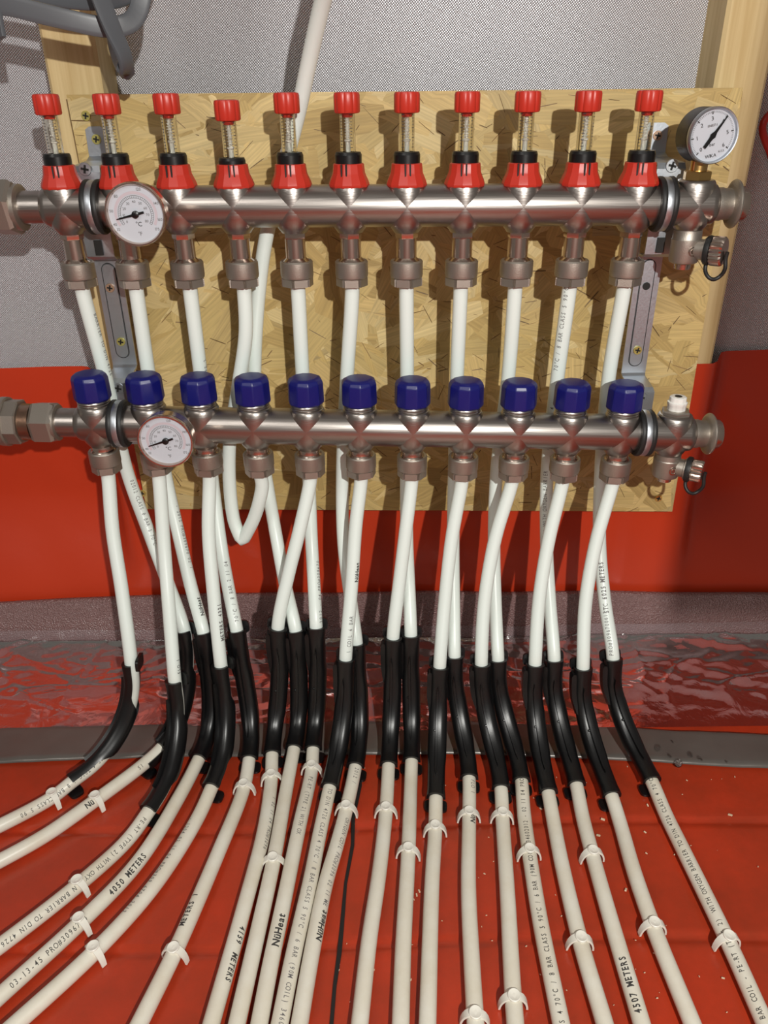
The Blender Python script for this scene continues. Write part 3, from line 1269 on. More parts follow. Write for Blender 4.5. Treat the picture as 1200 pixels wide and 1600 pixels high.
fpU(10, [(871, 590, .716), (855, 735, .719), (854, 850, .700), (859, 940, .668)], (866, 1030, .632), (901, 1228), [(910, 1275), (926, 1337), (955, 1440), (1003, 1600)])
fpU(11, [(951, 590, .716), (939, 735, .719), (937, 850, .700), (945, 940, .668)], (958, 1028, .632), (1019, 1222), [(1040, 1272), (1066, 1325), (1137, 1470), (1192, 1592)])
# lower tube pipes
fpL(1, [(176, 830, .668), (190, 920, .648)], (205, 1035, .622), (112, 1222), [(82, 1246), (0, 1290), (-90, 1332)], roll=R(42))
fpL(2, [(256, 850, .667), (264, 950, .640)], (273, 1062, .612), (232, 1268), [(200, 1312), (122, 1383), (0, 1478), (-80, 1535)], roll=R(20))
fpL(3, [(326, 830, .668), (334, 930, .645)], (345, 1038, .622), (330, 1232), [(308, 1280), (240, 1385), (148, 1487), (30, 1595), (0, 1622)], roll=R(25))
fpL(5, [(470, 820, .670), (450, 900, .655)], (434, 980, .640), (425, 1180), [(424, 1217), (412, 1300), (378, 1430), (330, 1600)])
fpL(6, [(556, 820, .670), (549, 920, .648)], (540, 1028, .622), (515, 1232), [(500, 1300), (484, 1380), (459, 1490), (437, 1600)])
fpL(7, [(635, 820, .670), (624, 910, .654)], (614, 995, .636), (607, 1198), [(603, 1268), (592, 1367), (577, 1467), (562, 1600)])
fpL(8, [(706, 840, .668), (695, 940, .646)], (687, 1040, .620), (681, 1248), [(680, 1297), (675, 1380), (668, 1600)])
fpL(9, [(774, 840, .668), (757, 940, .646)], (752, 1036, .622), (783, 1234), [(785, 1277), (793, 1400), (801, 1545), (806, 1610)])
fpL(10, [(858, 840, .668), (842, 940, .646)], (836, 1036, .622), (857, 1240), [(866, 1290), (880, 1360), (907, 1472), (945, 1600)])
fpL(11, [(933, 840, .668), (915, 940, .646)], (911, 1042, .620), (956, 1245), [(970, 1290), (990, 1360), (1024, 1457), (1082, 1600)])
# riser that comes from above and runs to the floor
floor_pipe('R', [atY(590, -420, .600), atY(552, -150, .636), atY(525, -60, .665), atY(505, 0, .690), atY(482, 100, .722)],
           [(465, 180, .739), (436, 290, .744), (416, 370, .745), (405, 450, .741), (398, 560, .730), (400, 650, .724), (418, 760, .718), (432, 840, .702), (446, 915, .672)],
           (462, 985, .642), (459, 1172), [(448, 1230), (427, 1347), (402, 1460), (370, 1600)],
           'white pipe coming from above behind both tubes and down to the floor', None, blab='of the pipe that comes from above', roll=R(-8))
# kinked loop between the fourth ports
a, c = up_start(3), lo_start(3)
loop = a + [atY(384, 520, .713), atY(373, 600, .714), atY(359, 690, .712), atY(359, 760, .708), atY(366, 815, .703), atY(372.5, 832, .700), atY(378.5, 845, .698),
            atY(385, 834, .696), atY(396, 812, .692), atY(406, 780, .687), atY(410, 755, .685)] + list(reversed(c))
make_pipe('K', loop, 'short white pipe kinked in a V between the fourth connectors', None, 1)

# ------------------------------------------------------------------ black bend guides
def bend_guide(key, d0, d1, roll, blab):
    path, _ = PIPES[key]
    L = d1 - d0
    m = 34
    # side vector of the bend: normal of the plane of the arc
    pa, ta = path.at(d0)
    pb, tb = path.at(d1)
    side = ta.cross(tb)
    if side.length < 0.05:
        side = Vector((1, 0, 0))
    side.normalize()
    if side.x < 0:
        side = -side
    base = pb.copy()
    base.z = 0
    root = thing('bend_guide', 'black plastic bend guide around the curve ' + blab, 'bend guide', base, None, 'black bend guides on the floor pipes')

    def frame(s):
        p, t = path.at(d0 + L * s)
        sd = (side - t * side.dot(t)).normalized()
        fr = sd.cross(t)                     # towards the inside of the bend (viewer side)
        if fr.y > 0 and fr.z < 0.2:
            fr = -fr
        q = Matrix.Rotation(roll, 3, t)
        return p, t, q @ sd, q @ fr

    def opening(s):                          # half angle of the slot at the back
        k = smooth01((s - 0.26) / 0.14) * smooth01((0.80 - s) / 0.14)
        return R(80) - R(62) * k

    nA = 18
    vv, ff = [], []
    for i in range(m + 1):
        s = i / m
        p, t, sd, fr = frame(s)
        op = opening(s)
        end = 1.0 + 0.07 * (smooth01((0.05 - s) / 0.03) + smooth01((s - 0.95) / 0.03))
        bulge = 1.0 + 0.10 * smooth01((s - 0.28) / 0.12) * smooth01((0.78 - s) / 0.12)
        for shell in (0, 1):
            for k in range(nA + 1):
                a = -math.pi + op + (2 * math.pi - 2 * op) * k / nA      # angle from the front
                r = (0.0087 if shell == 0 else 0.0069)
                ca, sa = math.cos(a), math.sin(a)
                if shell == 0:
                    # slightly squared section, fuller to the sides in the middle
                    r *= end * (1 + 0.09 * abs(math.sin(2 * a)) ** 2) * (bulge if abs(a) > R(60) else 1 + (bulge - 1) * abs(a) / R(60))
                vv.append(p + fr * (r * ca) + sd * (r * sa) - base)
    row = 2 * (nA + 1)
    for i in range(m):
        o, q = i * row, (i + 1) * row
        for k in range(nA):
            ff.append((o + k, o + k + 1, q + k + 1, q + k))
            e = nA + 1
            ff.append((o + e + k, q + e + k, q + e + k + 1, o + e + k + 1))
        ff.append((o, q, q + nA + 1, o + nA + 1))
        ff.append((o + nA, o + 2 * nA + 1, q + 2 * nA + 1, q + nA))
    for o in (0, m * row):
        for k in range(nA):
            ff.append((o + k, o + k + 1, o + nA + 2 + k, o + nA + 1 + k))
    MB().add(vv, ff).obj('sleeve', BLACK, root, 40)
    # raised ridge along the viewer side
    vv, ff = [], []
    mm = 26
    for i in range(mm + 1):
        s = 0.13 + 0.72 * i / mm
        p, t, sd, fr = frame(s)
        w = 0.0014 * smooth01(min(i, mm - i) / 3 + 0.15)
        off = sd * -0.0012
        for du, h in ((-w, 0.0080), (-w * .75, 0.0121), (w * .75, 0.0121), (w, 0.0080)):
            vv.append(p + fr * h + sd * du + off - base)
    for i in range(mm):
        for k in range(3):
            ff.append((i * 4 + k, i * 4 + k + 1, (i + 1) * 4 + k + 1, (i + 1) * 4 + k))
    ff += [(0, 1, 2, 3), tuple(mm * 4 + k for k in range(4))]
    MB().add(vv, ff).obj('ridge', BLACK, root, 40)
    # wing on one side, a thin web standing out in the upper half
    vv, ff = [], []
    mm = 18
    for i in range(mm + 1):
        s = 0.04 + 0.34 * i / mm
        p, t, sd, fr = frame(s)
        w = 0.0122 - 0.0024 * smooth01((i / mm - 0.55) / 0.45)
        if i in (0, mm):
            w -= 0.0016
        for a_, h in ((-0.0050, 0.0062), (-w, 0.0042), (-w, -0.0045), (-0.0060, -0.0055)):
            vv.append(p + sd * a_ + fr * h - base)
    for i in range(mm):
        for k in range(4):
            k2 = (k + 1) % 4
            ff.append((i * 4 + k, i * 4 + k2, (i + 1) * 4 + k2, (i + 1) * 4 + k))
    ff += [(0, 1, 2, 3), tuple(mm * 4 + k for k in range(4))]
    MB().add(vv, ff).obj('wing', BLACK, root, 40)
    # rounded tabs behind the pipe at both ends
    for s0, sg in ((0.0, -1), (1.0, 1)):
        p, t, sd, fr = frame(s0)
        out = []
        W, H = 0.0112, 0.0070
        for k in range(20):
            a = 2 * math.pi * k / 20
            ca, sa = math.cos(a), math.sin(a)
            ex = (abs(ca) ** 0.5) * (1 if ca > 0 else -1)
            ey = (abs(sa) ** 0.5) * (1 if sa > 0 else -1)
            out.append((ex * W, ey * H))
        vv = []
        sh = t * (sg * 0.0008)
        if sg > 0:
            # lower tab lies under the pipe, flat on the floor
            tz = Vector((t.x, t.y, 0)).normalized()
            sz = Vector((-tz.y, tz.x, 0))
            pz = Vector((p.x, p.y, 0.0))
            for d in (0.0010, 0.0036):
                for a_, c_ in out:
                    vv.append(pz + sz * a_ + tz * c_ + Vector((0, 0, d)) - base)
        else:
            for d in (0.0070, 0.0095):
                for a_, c_ in out:
                    vv.append(p + sd * a_ - fr * d + t * c_ + sh - base)
        ff = [tuple(range(20)), tuple(range(20, 40))] + [(k, (k + 1) % 20, (k + 1) % 20 + 20, k + 20) for k in range(20)]
        MB().add(vv, ff).obj('end_tab', BLACK, root, 40)
    # small moulding nub
    p, t, sd, fr = frame(0.5)
    mb = MB()
    mtx = Matrix((sd, t, fr)).transposed().to_4x4()
    mtx.translation = p - base + fr * 0.0086 - sd * 0.0030
    mb.lathe([(0.0014, -0.001), (0.0014, 0.0008), (0.0007, 0.0014)], 10, mtx)
    mb.obj('nub', BLACK, root, 40)
    return root


for args in BENDS:
    bend_guide(*args)

# ------------------------------------------------------------------ pipe clips
def clip_parts():
    prof_o = [(-0.0133, 0.0006), (-0.0128, 0.0050), (-0.0114, 0.0096), (-0.0090, 0.0136), (-0.0052, 0.0166), (0, 0.0172), (0.0052, 0.0166), (0.0090, 0.0136), (0.0114, 0.0096), (0.0128, 0.0050), (0.0133, 0.0006)]
    prof_i = [(-0.0115, 0.0006), (-0.0110, 0.0048), (-0.0098, 0.0088), (-0.0076, 0.0122), (-0.0044, 0.0148), (0, 0.0156), (0.0044, 0.0148), (0.0076, 0.0122), (0.0098, 0.0088), (0.0110, 0.0048), (0.0115, 0.0006)]
    n = len(prof_o)
    vv, ff = [], []
    for i in range(n):
        k = abs(i - 5) / 5
        hw = 0.0036 - 0.0013 * k
        for (x, z), y in ((prof_o[i], -hw), (prof_o[i], hw), (prof_i[i], hw), (prof_i[i], -hw)):
            vv.append((x, y, z))
    for i in range(n - 1):
        for k in range(4):
            k2 = (k + 1) % 4
            ff.append((i * 4 + k, i * 4 + k2, (i + 1) * 4 + k2, (i + 1) * 4 + k))
    ff += [(0, 1, 2, 3), tuple((n - 1) * 4 + k for k in range(4))]
    arch = MB().add(vv, ff).mesh('arch', CLIPW, 40)
    pad = MB().lathe([(0.0044, 0.0152), (0.0056, 0.0158), (0.0058, 0.0176), (0.0052, 0.0181), (0.0042, 0.0178), (0.0015, 0.0170)], 22).mesh('pad', CLIPW, 45)
    return arch, pad


ARCH, PAD = clip_parts()
clip_list = [('L1', 82, 1240, ''), ('U1', 152, 1243, ''), ('L2', 122, 1378, ''), ('U2', 125, 1434, ''), ('L3', 148, 1482, ''),
             ('U3', 381, 1226, ' near the bend'), ('U3', 274, 1482, ' far from the bend'), ('L5', 424, 1211, ''), ('R', 425, 1341, ''), ('U5', 487, 1196, ''), ('U6', 540, 1260, ''),
             ('L7', 603, 1264, ''), ('U7', 638, 1326, ''), ('L8', 680, 1291, ''), ('U8', 732, 1270, ' near the bend'), ('U8', 741, 1588, ' far from the bend'),
             ('L9', 784, 1271, ' near the bend'), ('L9', 804, 1562, ' far from the bend'), ('U9', 827, 1331, ''), ('L10', 909, 1465, ''), ('U10', 925, 1331, ''), ('L11', 1025, 1448, ''), ('U11', 1140, 1464, '')]
names = {'R': 'that comes from above'}
for key, u, v, extra in clip_list:
    path, _ = PIPES[key]
    d = path.near(u, v + 4)
    p, t = path.at(d)
    who = names.get(key) or ('from the %s %s' % (ORD[int(key[1:]) - 1], 'flow meter' if key[0] == 'U' else 'blue capped valve'))
    t2 = Vector((t.x, t.y, 0)).normalized()
    root = thing('pipe_clip', 'white plastic clip over the pipe %s%s' % (who, extra), 'clip', (p.x, p.y, 0.0), None, 'white clips pinning the pipes')
    root.rotation_euler = (0, 0, math.atan2(t2.y, t2.x) - math.pi / 2 + rnd.uniform(-.12, .12))
    zoff = max(0.0, p.z - 0.0076)
    for nm, me in (('arch', ARCH), ('pad', PAD)):
        o = put(nm, me, root, (0, 0, 0))
        o.scale = (0.86, 0.9, 0.95)

# ------------------------------------------------------------------ printed text on the pipes
S, SB = 0.0059, 0.0074
LINE = 'PE-RT (TYPE 2) WITH OXYGEN BARRIER TO DIN 4726 CLASS 4 70°C / 8 BAR CLASS 5 90°C / 6 BAR'
TXT = [
    ('L1', 175, 1178, 'CLASS 4 70°C / 8 BAR CLASS 5 90', S, 1, 0.15, INK),
    ('U1', 222, 1200, '15', SB * .8, 1, 0, INK),
    ('U1', 134, 1262, 'Nü', SB, -1, -0.1, INK),
    ('L2', 222, 1282, 'PE-RT (TYPE 2) WITH OXY', S, 1, 0.1, INK),
    ('L2', 118, 1390, 'N BARRIER TO DIN 4726 CL', S, 1, 0.1, INK),
    ('U2', 163, 1400, '4050 METERS', SB, -1, 0, INK),
    ('U2', 12, 1543, '03-13-45 PRO#3096704', S * 1.1, -1, 0, INK),
    ('L3', 306, 1282, '- 1204 02 11 04 PRO#309 6704 2012', S, 1, -0.85, INKG),
    ('U3', 283, 1455, 'METERS 1', S * 1.2, -1, -0.75, INK),
    ('L5', 420, 1250, '1 02 11 04 PRO#3096', S, 1, 0.8, INKG),
    ('L5', 372, 1455, '4159  METERS', S * 1.2, 1, 0.55, INK),
    ('U5', 487, 1222, 'PE-RT (TYPE 2) WITH OX', S, 1, 0.1, INKG),
    ('U5', 427, 1482, 'NüHeat', SB * 1.15, -1, 0.1, INK),
    ('L6', 513, 1240, 'TO DIN 4726 CLASS 4 70°C / 8 BAR CLASS 5 90°C / 6 BAR (90M COIL) 34602012 -', S, 1, 0.15, INKG),
    ('U6', 553, 1206, '2012 /', S, 1, 0.3, INKG),
    ('U6', 536, 1282, 'OXYGEN COIL PRO#3096 02 11 ME 1997', S, 1, 0.55, INKG),
    ('U6', 488, 1478, 'NüHeat', SB * 1.1, -1, 0.6, INK),
    ('U8', 735, 1222, 'FLO 1', S, 1, 0.6, INKG),
    ('U8', 737, 1290, 'Nü', SB, -1, 0.6, INK),
    ('U9', 885, 1640, 'CLASS 4 70°C / 8 BAR CLASS 5 90°C / 6 BAR (90M COIL) 34602012 - 02 11 04 PRO#3096', S, -1, 0.1, INK),
    ('U10', 1000, 1596, '4507 METERS', SB, -1, 0, INK),
    ('U11', 1196, 1600, 'BAR COIL - PE-RT (TYPE 2)  WITH OXYGEN BARRIER TO DIN 4726 CLASS 4 70°C / 8 BAR C', S, -1, 0, INK),
    ('U11', 951, 1024, 'PRO#3096700617', S, -1, -0.2, INKG),
    ('U11', 943, 960, 'STC 6025 METERS', S * 1.15, -1, 0, INKG),
    ('U10', 862, 700, '/ 8 BAR CLASS 4', S, -1, -0.25, INKG),
    ('U10', 876, 580, '70°C / 8 BAR CLASS 5 90°C', S, -1, -0.4, INKG),
    ('U10', 855, 860, '(TYPE 2) WITH OXYGEN BARRIER', S, -1, -0.25, INKG),
    ('U1', 202, 745, '02012 CLASS 8 BAR 5 70°C', S, 1, 0.3, INKG),
    ('U1', 147, 490, 'BARRIER TO DIN 4726', S, 1, 1.0, INKG),
    ('U2', 268, 790, '- 2012 PRO#309670 02 1', S, 1, 0.85, INKG),
    ('U2', 312, 962, 'NüHeat', SB * .8, -1, 0.6, INK),
    ('L2', 277, 1050, 'FLO 1', S, -1, 0.85, INK),
    ('L3', 345, 1000, 'METERS 4321', S * 1.1, -1, 0.75, INKG),
    ('U3', 368, 970, '70°C / 8 BAR 2 11 04', S, -1, 0.3, INKG),
    ('L6', 562, 905, 'NüHeat', SB * .8, -1, 0.75, INK),
    ('U5', 494, 975, '2012 - 04 PRO#309670', S, -1, 0.9, INKG),
    ('L6', 543, 1020, '1 COIL 6 BAR', S, -1, 0.4, INKG),
    ('U3', 318, 590, 'TYPE 2', S, -1, 1.0, INKG),
]
for key, u, v, s, size, dr, ang, mt in TXT:
    bold = 'Heat' in s or s == 'Nü'
    pipe_text(key, u, v, s, size, dr, ang, mt, None if bold else 0.54, 0.95 if bold else 0.74)

# ------------------------------------------------------------------ brackets with lined clamps
def bracket(xs, x, label, dx):
    """xs: distance along the bars of the clamp"""
    pu = UP.p + UP.d * xs[0]
    pl = LO.p + LO.d * xs[1]
    root = thing('wall_bracket', label, 'bracket', (x, 0.782, 0.30), None, None)
    base = Vector(root.location)
    zu, zl = pu.z, pl.z
    yu, yl = pu.y + 0.0232, pl.y + 0.0390
    Ym, Yt = 0.754, 0.7822

    def plate(pts, w, name='plate', widths=None, th=0.0018):
        q = [(y - base.y, z - base.z) for y, z in pts]
        return MB().strip(q, w, th, T(0, 0, 0), widths).obj(name, ZINC, root, 20)

    plate([(Yt, zu + 0.0605), (Yt, zu + 0.058), (Yt, zu + 0.036), (Yt - 0.006, zu + 0.032), (yu + 0.002, zu + 0.030), (yu, zu + 0.026), (yu, zu - 0.030), (yu + 0.001, zu - 0.045), (yu + 0.004, zu - 0.0475), (Ym - 0.004, zu - 0.0480), (Ym, zu - 0.051),
           (Ym, zl + 0.0355), (Ym - 0.003, zl + 0.0325), (yl + 0.003, zl + 0.0295), (yl, zl + 0.0265), (yl, zl - 0.032), (yl + 0.003, zl - 0.038), (yl + 0.03, zl - 0.0385)], 0.024, 'plate',
          [0.010, 0.0175, 0.0185, 0.021, 0.024, 0.025, 0.025, 0.025, 0.026, 0.026, 0.024, 0.024, 0.023, 0.023, 0.025, 0.025, 0.021, 0.021])
    # long pressed slot: a raised rounded bead outline
    z1, z0 = zu - 0.060 - base.z, zl + 0.049 - base.z
    out = []
    for k in range(13):
        a = math.pi * k / 12
        out.append((0.0062 * math.cos(a), z1 + 0.0062 * math.sin(a)))
    for k in range(13):
        a = math.pi + math.pi * k / 12
        out.append((0.0062 * math.cos(a), z0 + 0.0062 * math.sin(a)))
    n = len(out)
    vv, ff = [], []
    yy = Ym - 0.0009 - base.y
    for x_, z_ in out:
        cx, cz = 0, min(max(z_, z0), z1)
        ix, iz = x_ * 0.92, cz + (z_ - cz) * 0.92
        vv += [(x_, yy + 0.0004, z_), (ix, yy - 0.0010, iz)]
    for k in range(n):
        k2 = (k + 1) % n
        ff.append((2 * k, 2 * k2, 2 * k2 + 1, 2 * k + 1))
    ff.append(tuple(2 * k + 1 for k in range(n)))
    MB().add(vv, ff).obj('pressed_slot', ZINC, root, 25)
    # groove drawn round the pressed slot
    g = MB()
    vv, ff = [], []
    for x_, z_ in out:
        cz = min(max(z_, z0), z1)
        vv += [(x_ * 1.0, yy - 0.0003, cz + (z_ - cz)), (x_ * 1.10, yy - 0.0003, cz + (z_ - cz) * 1.10)]
    for k in range(n):
        k2 = (k + 1) % n
        ff.append((2 * k, 2 * k2, 2 * k2 + 1, 2 * k + 1))
    g.add(vv, ff).obj('slot_groove', DARK, root, 25)
    # screws
    screw(root, (x, Yt - 0.0016, zu + 0.050), 'y' if dx < 0 else 'c')
    screw(root, (x, yu - 0.0014, zu + 0.0255 + 0.003), 'z')
    screw(root, (x, yl - 0.0014, zl + 0.0215), 'z')
    screw(root, (x + 0.0005, Ym - 0.0030, zl + 0.059), 'y')
    if dx < 0:
        screw(root, (x - 0.001, Ym - 0.0030, zu - 0.076), 'c')
    else:
        mb = MB().lathe([(0.0036, -0.0002), (0.0036, 0.0004)], 18, T(0, Ym - 0.0022 - base.y, zu - 0.078 - base.z) @ RX(R(90)))
        mb.obj('screw_hole', DARK, root)
    # notched lip below the upper clamp and the lower one
    for (yy, zz) in ((yu - 0.0005, zu - 0.040), (yl - 0.0005, zl - 0.031)):
        mb = MB().box((-0.0035, -0.0012, -0.0065), (0.0035, 0.0006, 0.0065), T(0, yy - base.y - 0.001, zz + 0.003 - base.z))
        mb.obj('notch', DARK, root)
    # clamps
    for bar, pp in ((UP, pu), (LO, pl)):
        mt = T(*(pp - base)) @ RZ(bar.rz) @ RY(bar.ry) @ RY(R(90))
        for sgn in (-1, 1):
            c = sgn * 0.0047
            mb = MB()
            mb.tubelathe([(0.0174, c - 0.0026), (0.0214, c - 0.0024), (0.0224, c - 0.0010), (0.0224, c + 0.0010), (0.0214, c + 0.0024), (0.0174, c + 0.0026)], 48, mt)
            mb.obj('rubber_lining', RUBBER, root, 40)
        mb = MB()
        mb.tubelathe([(0.0200, -0.0026), (0.0216, -0.0026), (0.0219, -0.0016), (0.0219, 0.0016), (0.0216, 0.0026), (0.0200, 0.0026)], 48, mt)
        mb.obj('clamp_band', ZINC, root, 40)
    return root


su = (atY(136, 322, 0.694) - UP.p).dot(UP.d)
sl = (atY(176, 668, 0.662) - LO.p).dot(LO.d)
bracket((su, sl), -0.2565, 'zinc wall bracket with lined clamps between the first two flow meters', -1)
su = (atY(1047, 318, 0.690) - UP.p).dot(UP.d)
sl = (atY(1015, 683, 0.662) - LO.p).dot(LO.d)
bracket((su, sl), 0.2525, 'zinc wall bracket with lined clamps under the round pressure gauge', 1)

# ------------------------------------------------------------------ gauges
def flat_text(parent, s, size, cx, cz, y, mat, name='printed_text', rot=0.0, mono=None, squeeze=1.0):
    lay, ff, L = text_layout(s, size, mono, squeeze)
    mm = RY(-rot)
    vv = [V3(T(cx, y, cz) @ mm @ Vector((a - L / 2, 0, c - size * 0.35))) for a, c in lay]
    return MB().add(vv, ff).obj(name, mat, parent, smooth=False)


def dial_ticks(parent, r0, r1, a0, a1, n, w, y, mat, name):
    mb = MB()
    for k in range(n + 1):
        a = R(a0 + (a1 - a0) * k / n)
        mb.box((r0, -0.0001, -w / 2), (r1, 0.0001, w / 2), T(0, y, 0) @ RY(-a))
    return mb.obj(name, mat, parent, smooth=False)


def arc_line(parent, r, w, a0, a1, y, mat, name):
    vv, ff = [], []
    n = 48
    for k in range(n + 1):
        a = R(a0 + (a1 - a0) * k / n)
        vv += [((r - w / 2) * math.cos(a), y, (r - w / 2) * math.sin(a)), ((r + w / 2) * math.cos(a), y, (r + w / 2) * math.sin(a))]
    ff = [(2 * k, 2 * k + 1, 2 * k + 3, 2 * k + 2) for k in range(n)]
    return MB().add(vv, ff).obj(name, mat, parent, smooth=False)


def needle(parent, ang, tip, tail, w, y, hub):
    mb = MB()
    mb.extrude([(-tail, -w * .8), (-tail, w * .8), (0, w), (tip, w * .35), (tip, -w * .35), (0, -w)], y - 0.0004, y + 0.0004, RY(-R(ang)))
    mb.obj('needle', BLACK, parent, 20)
    mb = MB()
    mb.lathe([(hub, -0.0006), (hub, 0.0014), (hub * .6, 0.0020)], 20, T(0, y, 0) @ RX(R(90)))
    mb.obj('hub', BLACK, parent, 40)


def temp_gauge(bar, u, v, Yf, r, needle_ang, label):
    pf = atY(u, v, Yf)
    # face centre straight in front of the bar
    p = Vector((pf.x, Yf, pf.z))
    root = thing('temperature_gauge', label, 'gauge', p, (0, 0, 0), 'round temperature gauges on the tubes')
    rr = r
    mb = MB()
    RF = RX(R(90))                               # lathe +z -> -y (towards the viewer)
    mb.lathe([(0.008, -0.016), (rr * .86, -0.0150), (rr * .95, -0.013), (rr * .97, -0.0034)], 56, RF)
    mb.obj('case', CHROME, root, 40)
    mb = MB()
    mb.tubelathe([(rr * .97, -0.0035), (rr, -0.002), (rr, 0.0012), (rr * .97, 0.0026), (rr * .925, 0.0026), (rr * .89, 0.0008), (rr * .89, -0.0012)], 64, RF)
    mb.obj('rim', CHROME, root, 40)
    mb = MB()
    mb.lathe([(rr * .9, -0.002), (rr * .9, -0.0008)], 56, RF)
    mb.obj('dial', DIAL, root, 40)
    mb = MB()
    depth = bar.p.y - Yf
    mb.lathe([(0.006, -depth + 0.010), (0.0075, -depth + 0.016), (0.0075, -0.0145)], 24, RF)
    mb.obj('stem', CHROME, root, 40)
    y = 0.0006
    arc_line(root, rr * .575, 0.0003, -35, 215, y, INKG, 'scale_arc')
    arc_line(root, rr * .50, 0.0003, -35, 215, y, INKG, 'scale_arc')
    arc_line(root, rr * .66, 0.0022, -30, 212, y, INKR, 'scale_band')
    dial_ticks(root, rr * .50, rr * .575, -35, 215, 40, 0.00022, y - 0.0001, INKG, 'scale_ticks')
    for k, a in enumerate(range(215, -36, -31)):
        flat_text(root, str(k * 10), rr * .115, rr * .39 * math.cos(R(a)), rr * .39 * math.sin(R(a)), y - 0.0002, INKG)
    for s_, a in (('32', 216), ('40', 203), ('50', 172), ('80', 135), ('120', 75), ('140', 25), ('160', -12), ('175', -36)):
        flat_text(root, s_, rr * .125, rr * .79 * math.cos(R(a)), rr * .79 * math.sin(R(a)), y - 0.0002, INKG)
    flat_text(root, '°C', rr * .20, rr * .06, -rr * .30, y - 0.0002, INK)
    flat_text(root, '°F', rr * .17, rr * .06, -rr * .60, y - 0.0002, INKG)
    needle(root, needle_ang, rr * .66, rr * .28, rr * .042, -0.0004, rr * .115)
    # lens
    return root


temp_gauge(UP, 212, 335, 0.656, 0.0243, 193, 'round white temperature dial with copper rim on the upper tube')
temp_gauge(LO, 259, 689, 0.624, 0.0243, 197, 'round white temperature dial with copper rim on the lower tube')

# pressure gauge on its brass fitting
pp = UP.p + UP.d * (UP.step * 11)
pg = thing('pressure_gauge', 'round pressure gauge on a brass fitting at the end of the upper tube', 'gauge', pp)
fc = atY(1114, 212, pp.y - 0.0125) - pp
GX, GY, GZ = fc.x, fc.y, fc.z
RG = 0.0213
mb = MB()
mb.lathe([(0.0090, 0.0180), (0.0112, 0.0185), (0.0118, 0.0195), (0.0118, 0.0255), (0.0112, 0.0263), (0.0080, 0.0268)], 6, None, None, R(20))
mb.lathe([(0.0072, 0.0265), (0.0072, GZ - RG * 0.88)], 24)
mb.obj('brass_fitting', BRASS, pg, 25)
RF = T(GX, GY, GZ) @ RZ(R(7)) @ RX(R(90))
mb = MB()
mb.lathe([(0.010, -0.0250), (RG * .93, -0.0245), (RG * .98, -0.0225), (RG * .98, -0.0040)], 56, RF)
mb.obj('case', simple('gauge_case', (0.020, 0.016, 0.015), 0.4, 0.0), pg, 40)
mb = MB()
mb.tubelathe([(RG * .97, -0.003), (RG, -0.002), (RG, 0.0010), (RG * .965, 0.0022), (RG * .92, 0.0020), (RG * .90, 0.0), (RG * .90, -0.002)], 64, RF)
mb.obj('rim', ZINC, pg, 40)
mb = MB()
mb.lathe([(RG * .91, -0.0022), (RG * .91, -0.0010)], 56, RF)
dial = mb.obj('dial', DIAL, pg, 40)
holder = put('dial_face', None, pg)
face = MB()
face_root = dial
# dial print as sub-parts of the dial, in the plane of the face
def on_dial(fn):
    o = fn
    o.location = (GX, GY, GZ)
    o.rotation_euler = (0, R(-10), R(7))
    return o


bpy.data.objects.remove(holder)
y = 0.0007
A0, A1 = 222, -42
on_dial(dial_ticks(dial, RG * .74, RG * .84, A0, A1, 6, 0.0009, y, INK, 'scale_ticks'))
on_dial(dial_ticks(dial, RG * .78, RG * .84, A0, A1, 60, 0.00025, y, INKG, 'fine_ticks'))
for k in range(7):
    a = A0 + (A1 - A0) * k / 6
    on_dial(flat_text(dial, str(k), RG * .20, RG * .60 * math.cos(R(a)), RG * .60 * math.sin(R(a)), y - 0.0002, INK, rot=R(8)))
on_dial(flat_text(dial, 'bar', RG * .17, 0, -RG * .30, y - 0.0002, INK))
on_dial(flat_text(dial, 'EN837-1', RG * .12, 0, RG * .36, y - 0.0002, INKG))
on_dial(flat_text(dial, 'WIKA', RG * .17, -RG * .06, -RG * .70, y - 0.0002, INK))
on_dial(flat_text(dial, 'kl.2.5', RG * .11, RG * .36, -RG * .60, y - 0.0002, INKG))
ne = MB()
ne.extrude([(-RG * .50, -RG * .06), (-RG * .50, RG * .06), (-RG * .12, RG * .07), (0, RG * .11), (RG * .16, RG * .05), (RG * .80, RG * .014), (RG * .80, -RG * .014), (RG * .16, -RG * .05), (0, -RG * .11), (-RG * .12, -RG * .07)], -0.0009, -0.0002, RY(-R(46)))
on_dial(ne.obj('needle', BLACK, dial, 20))

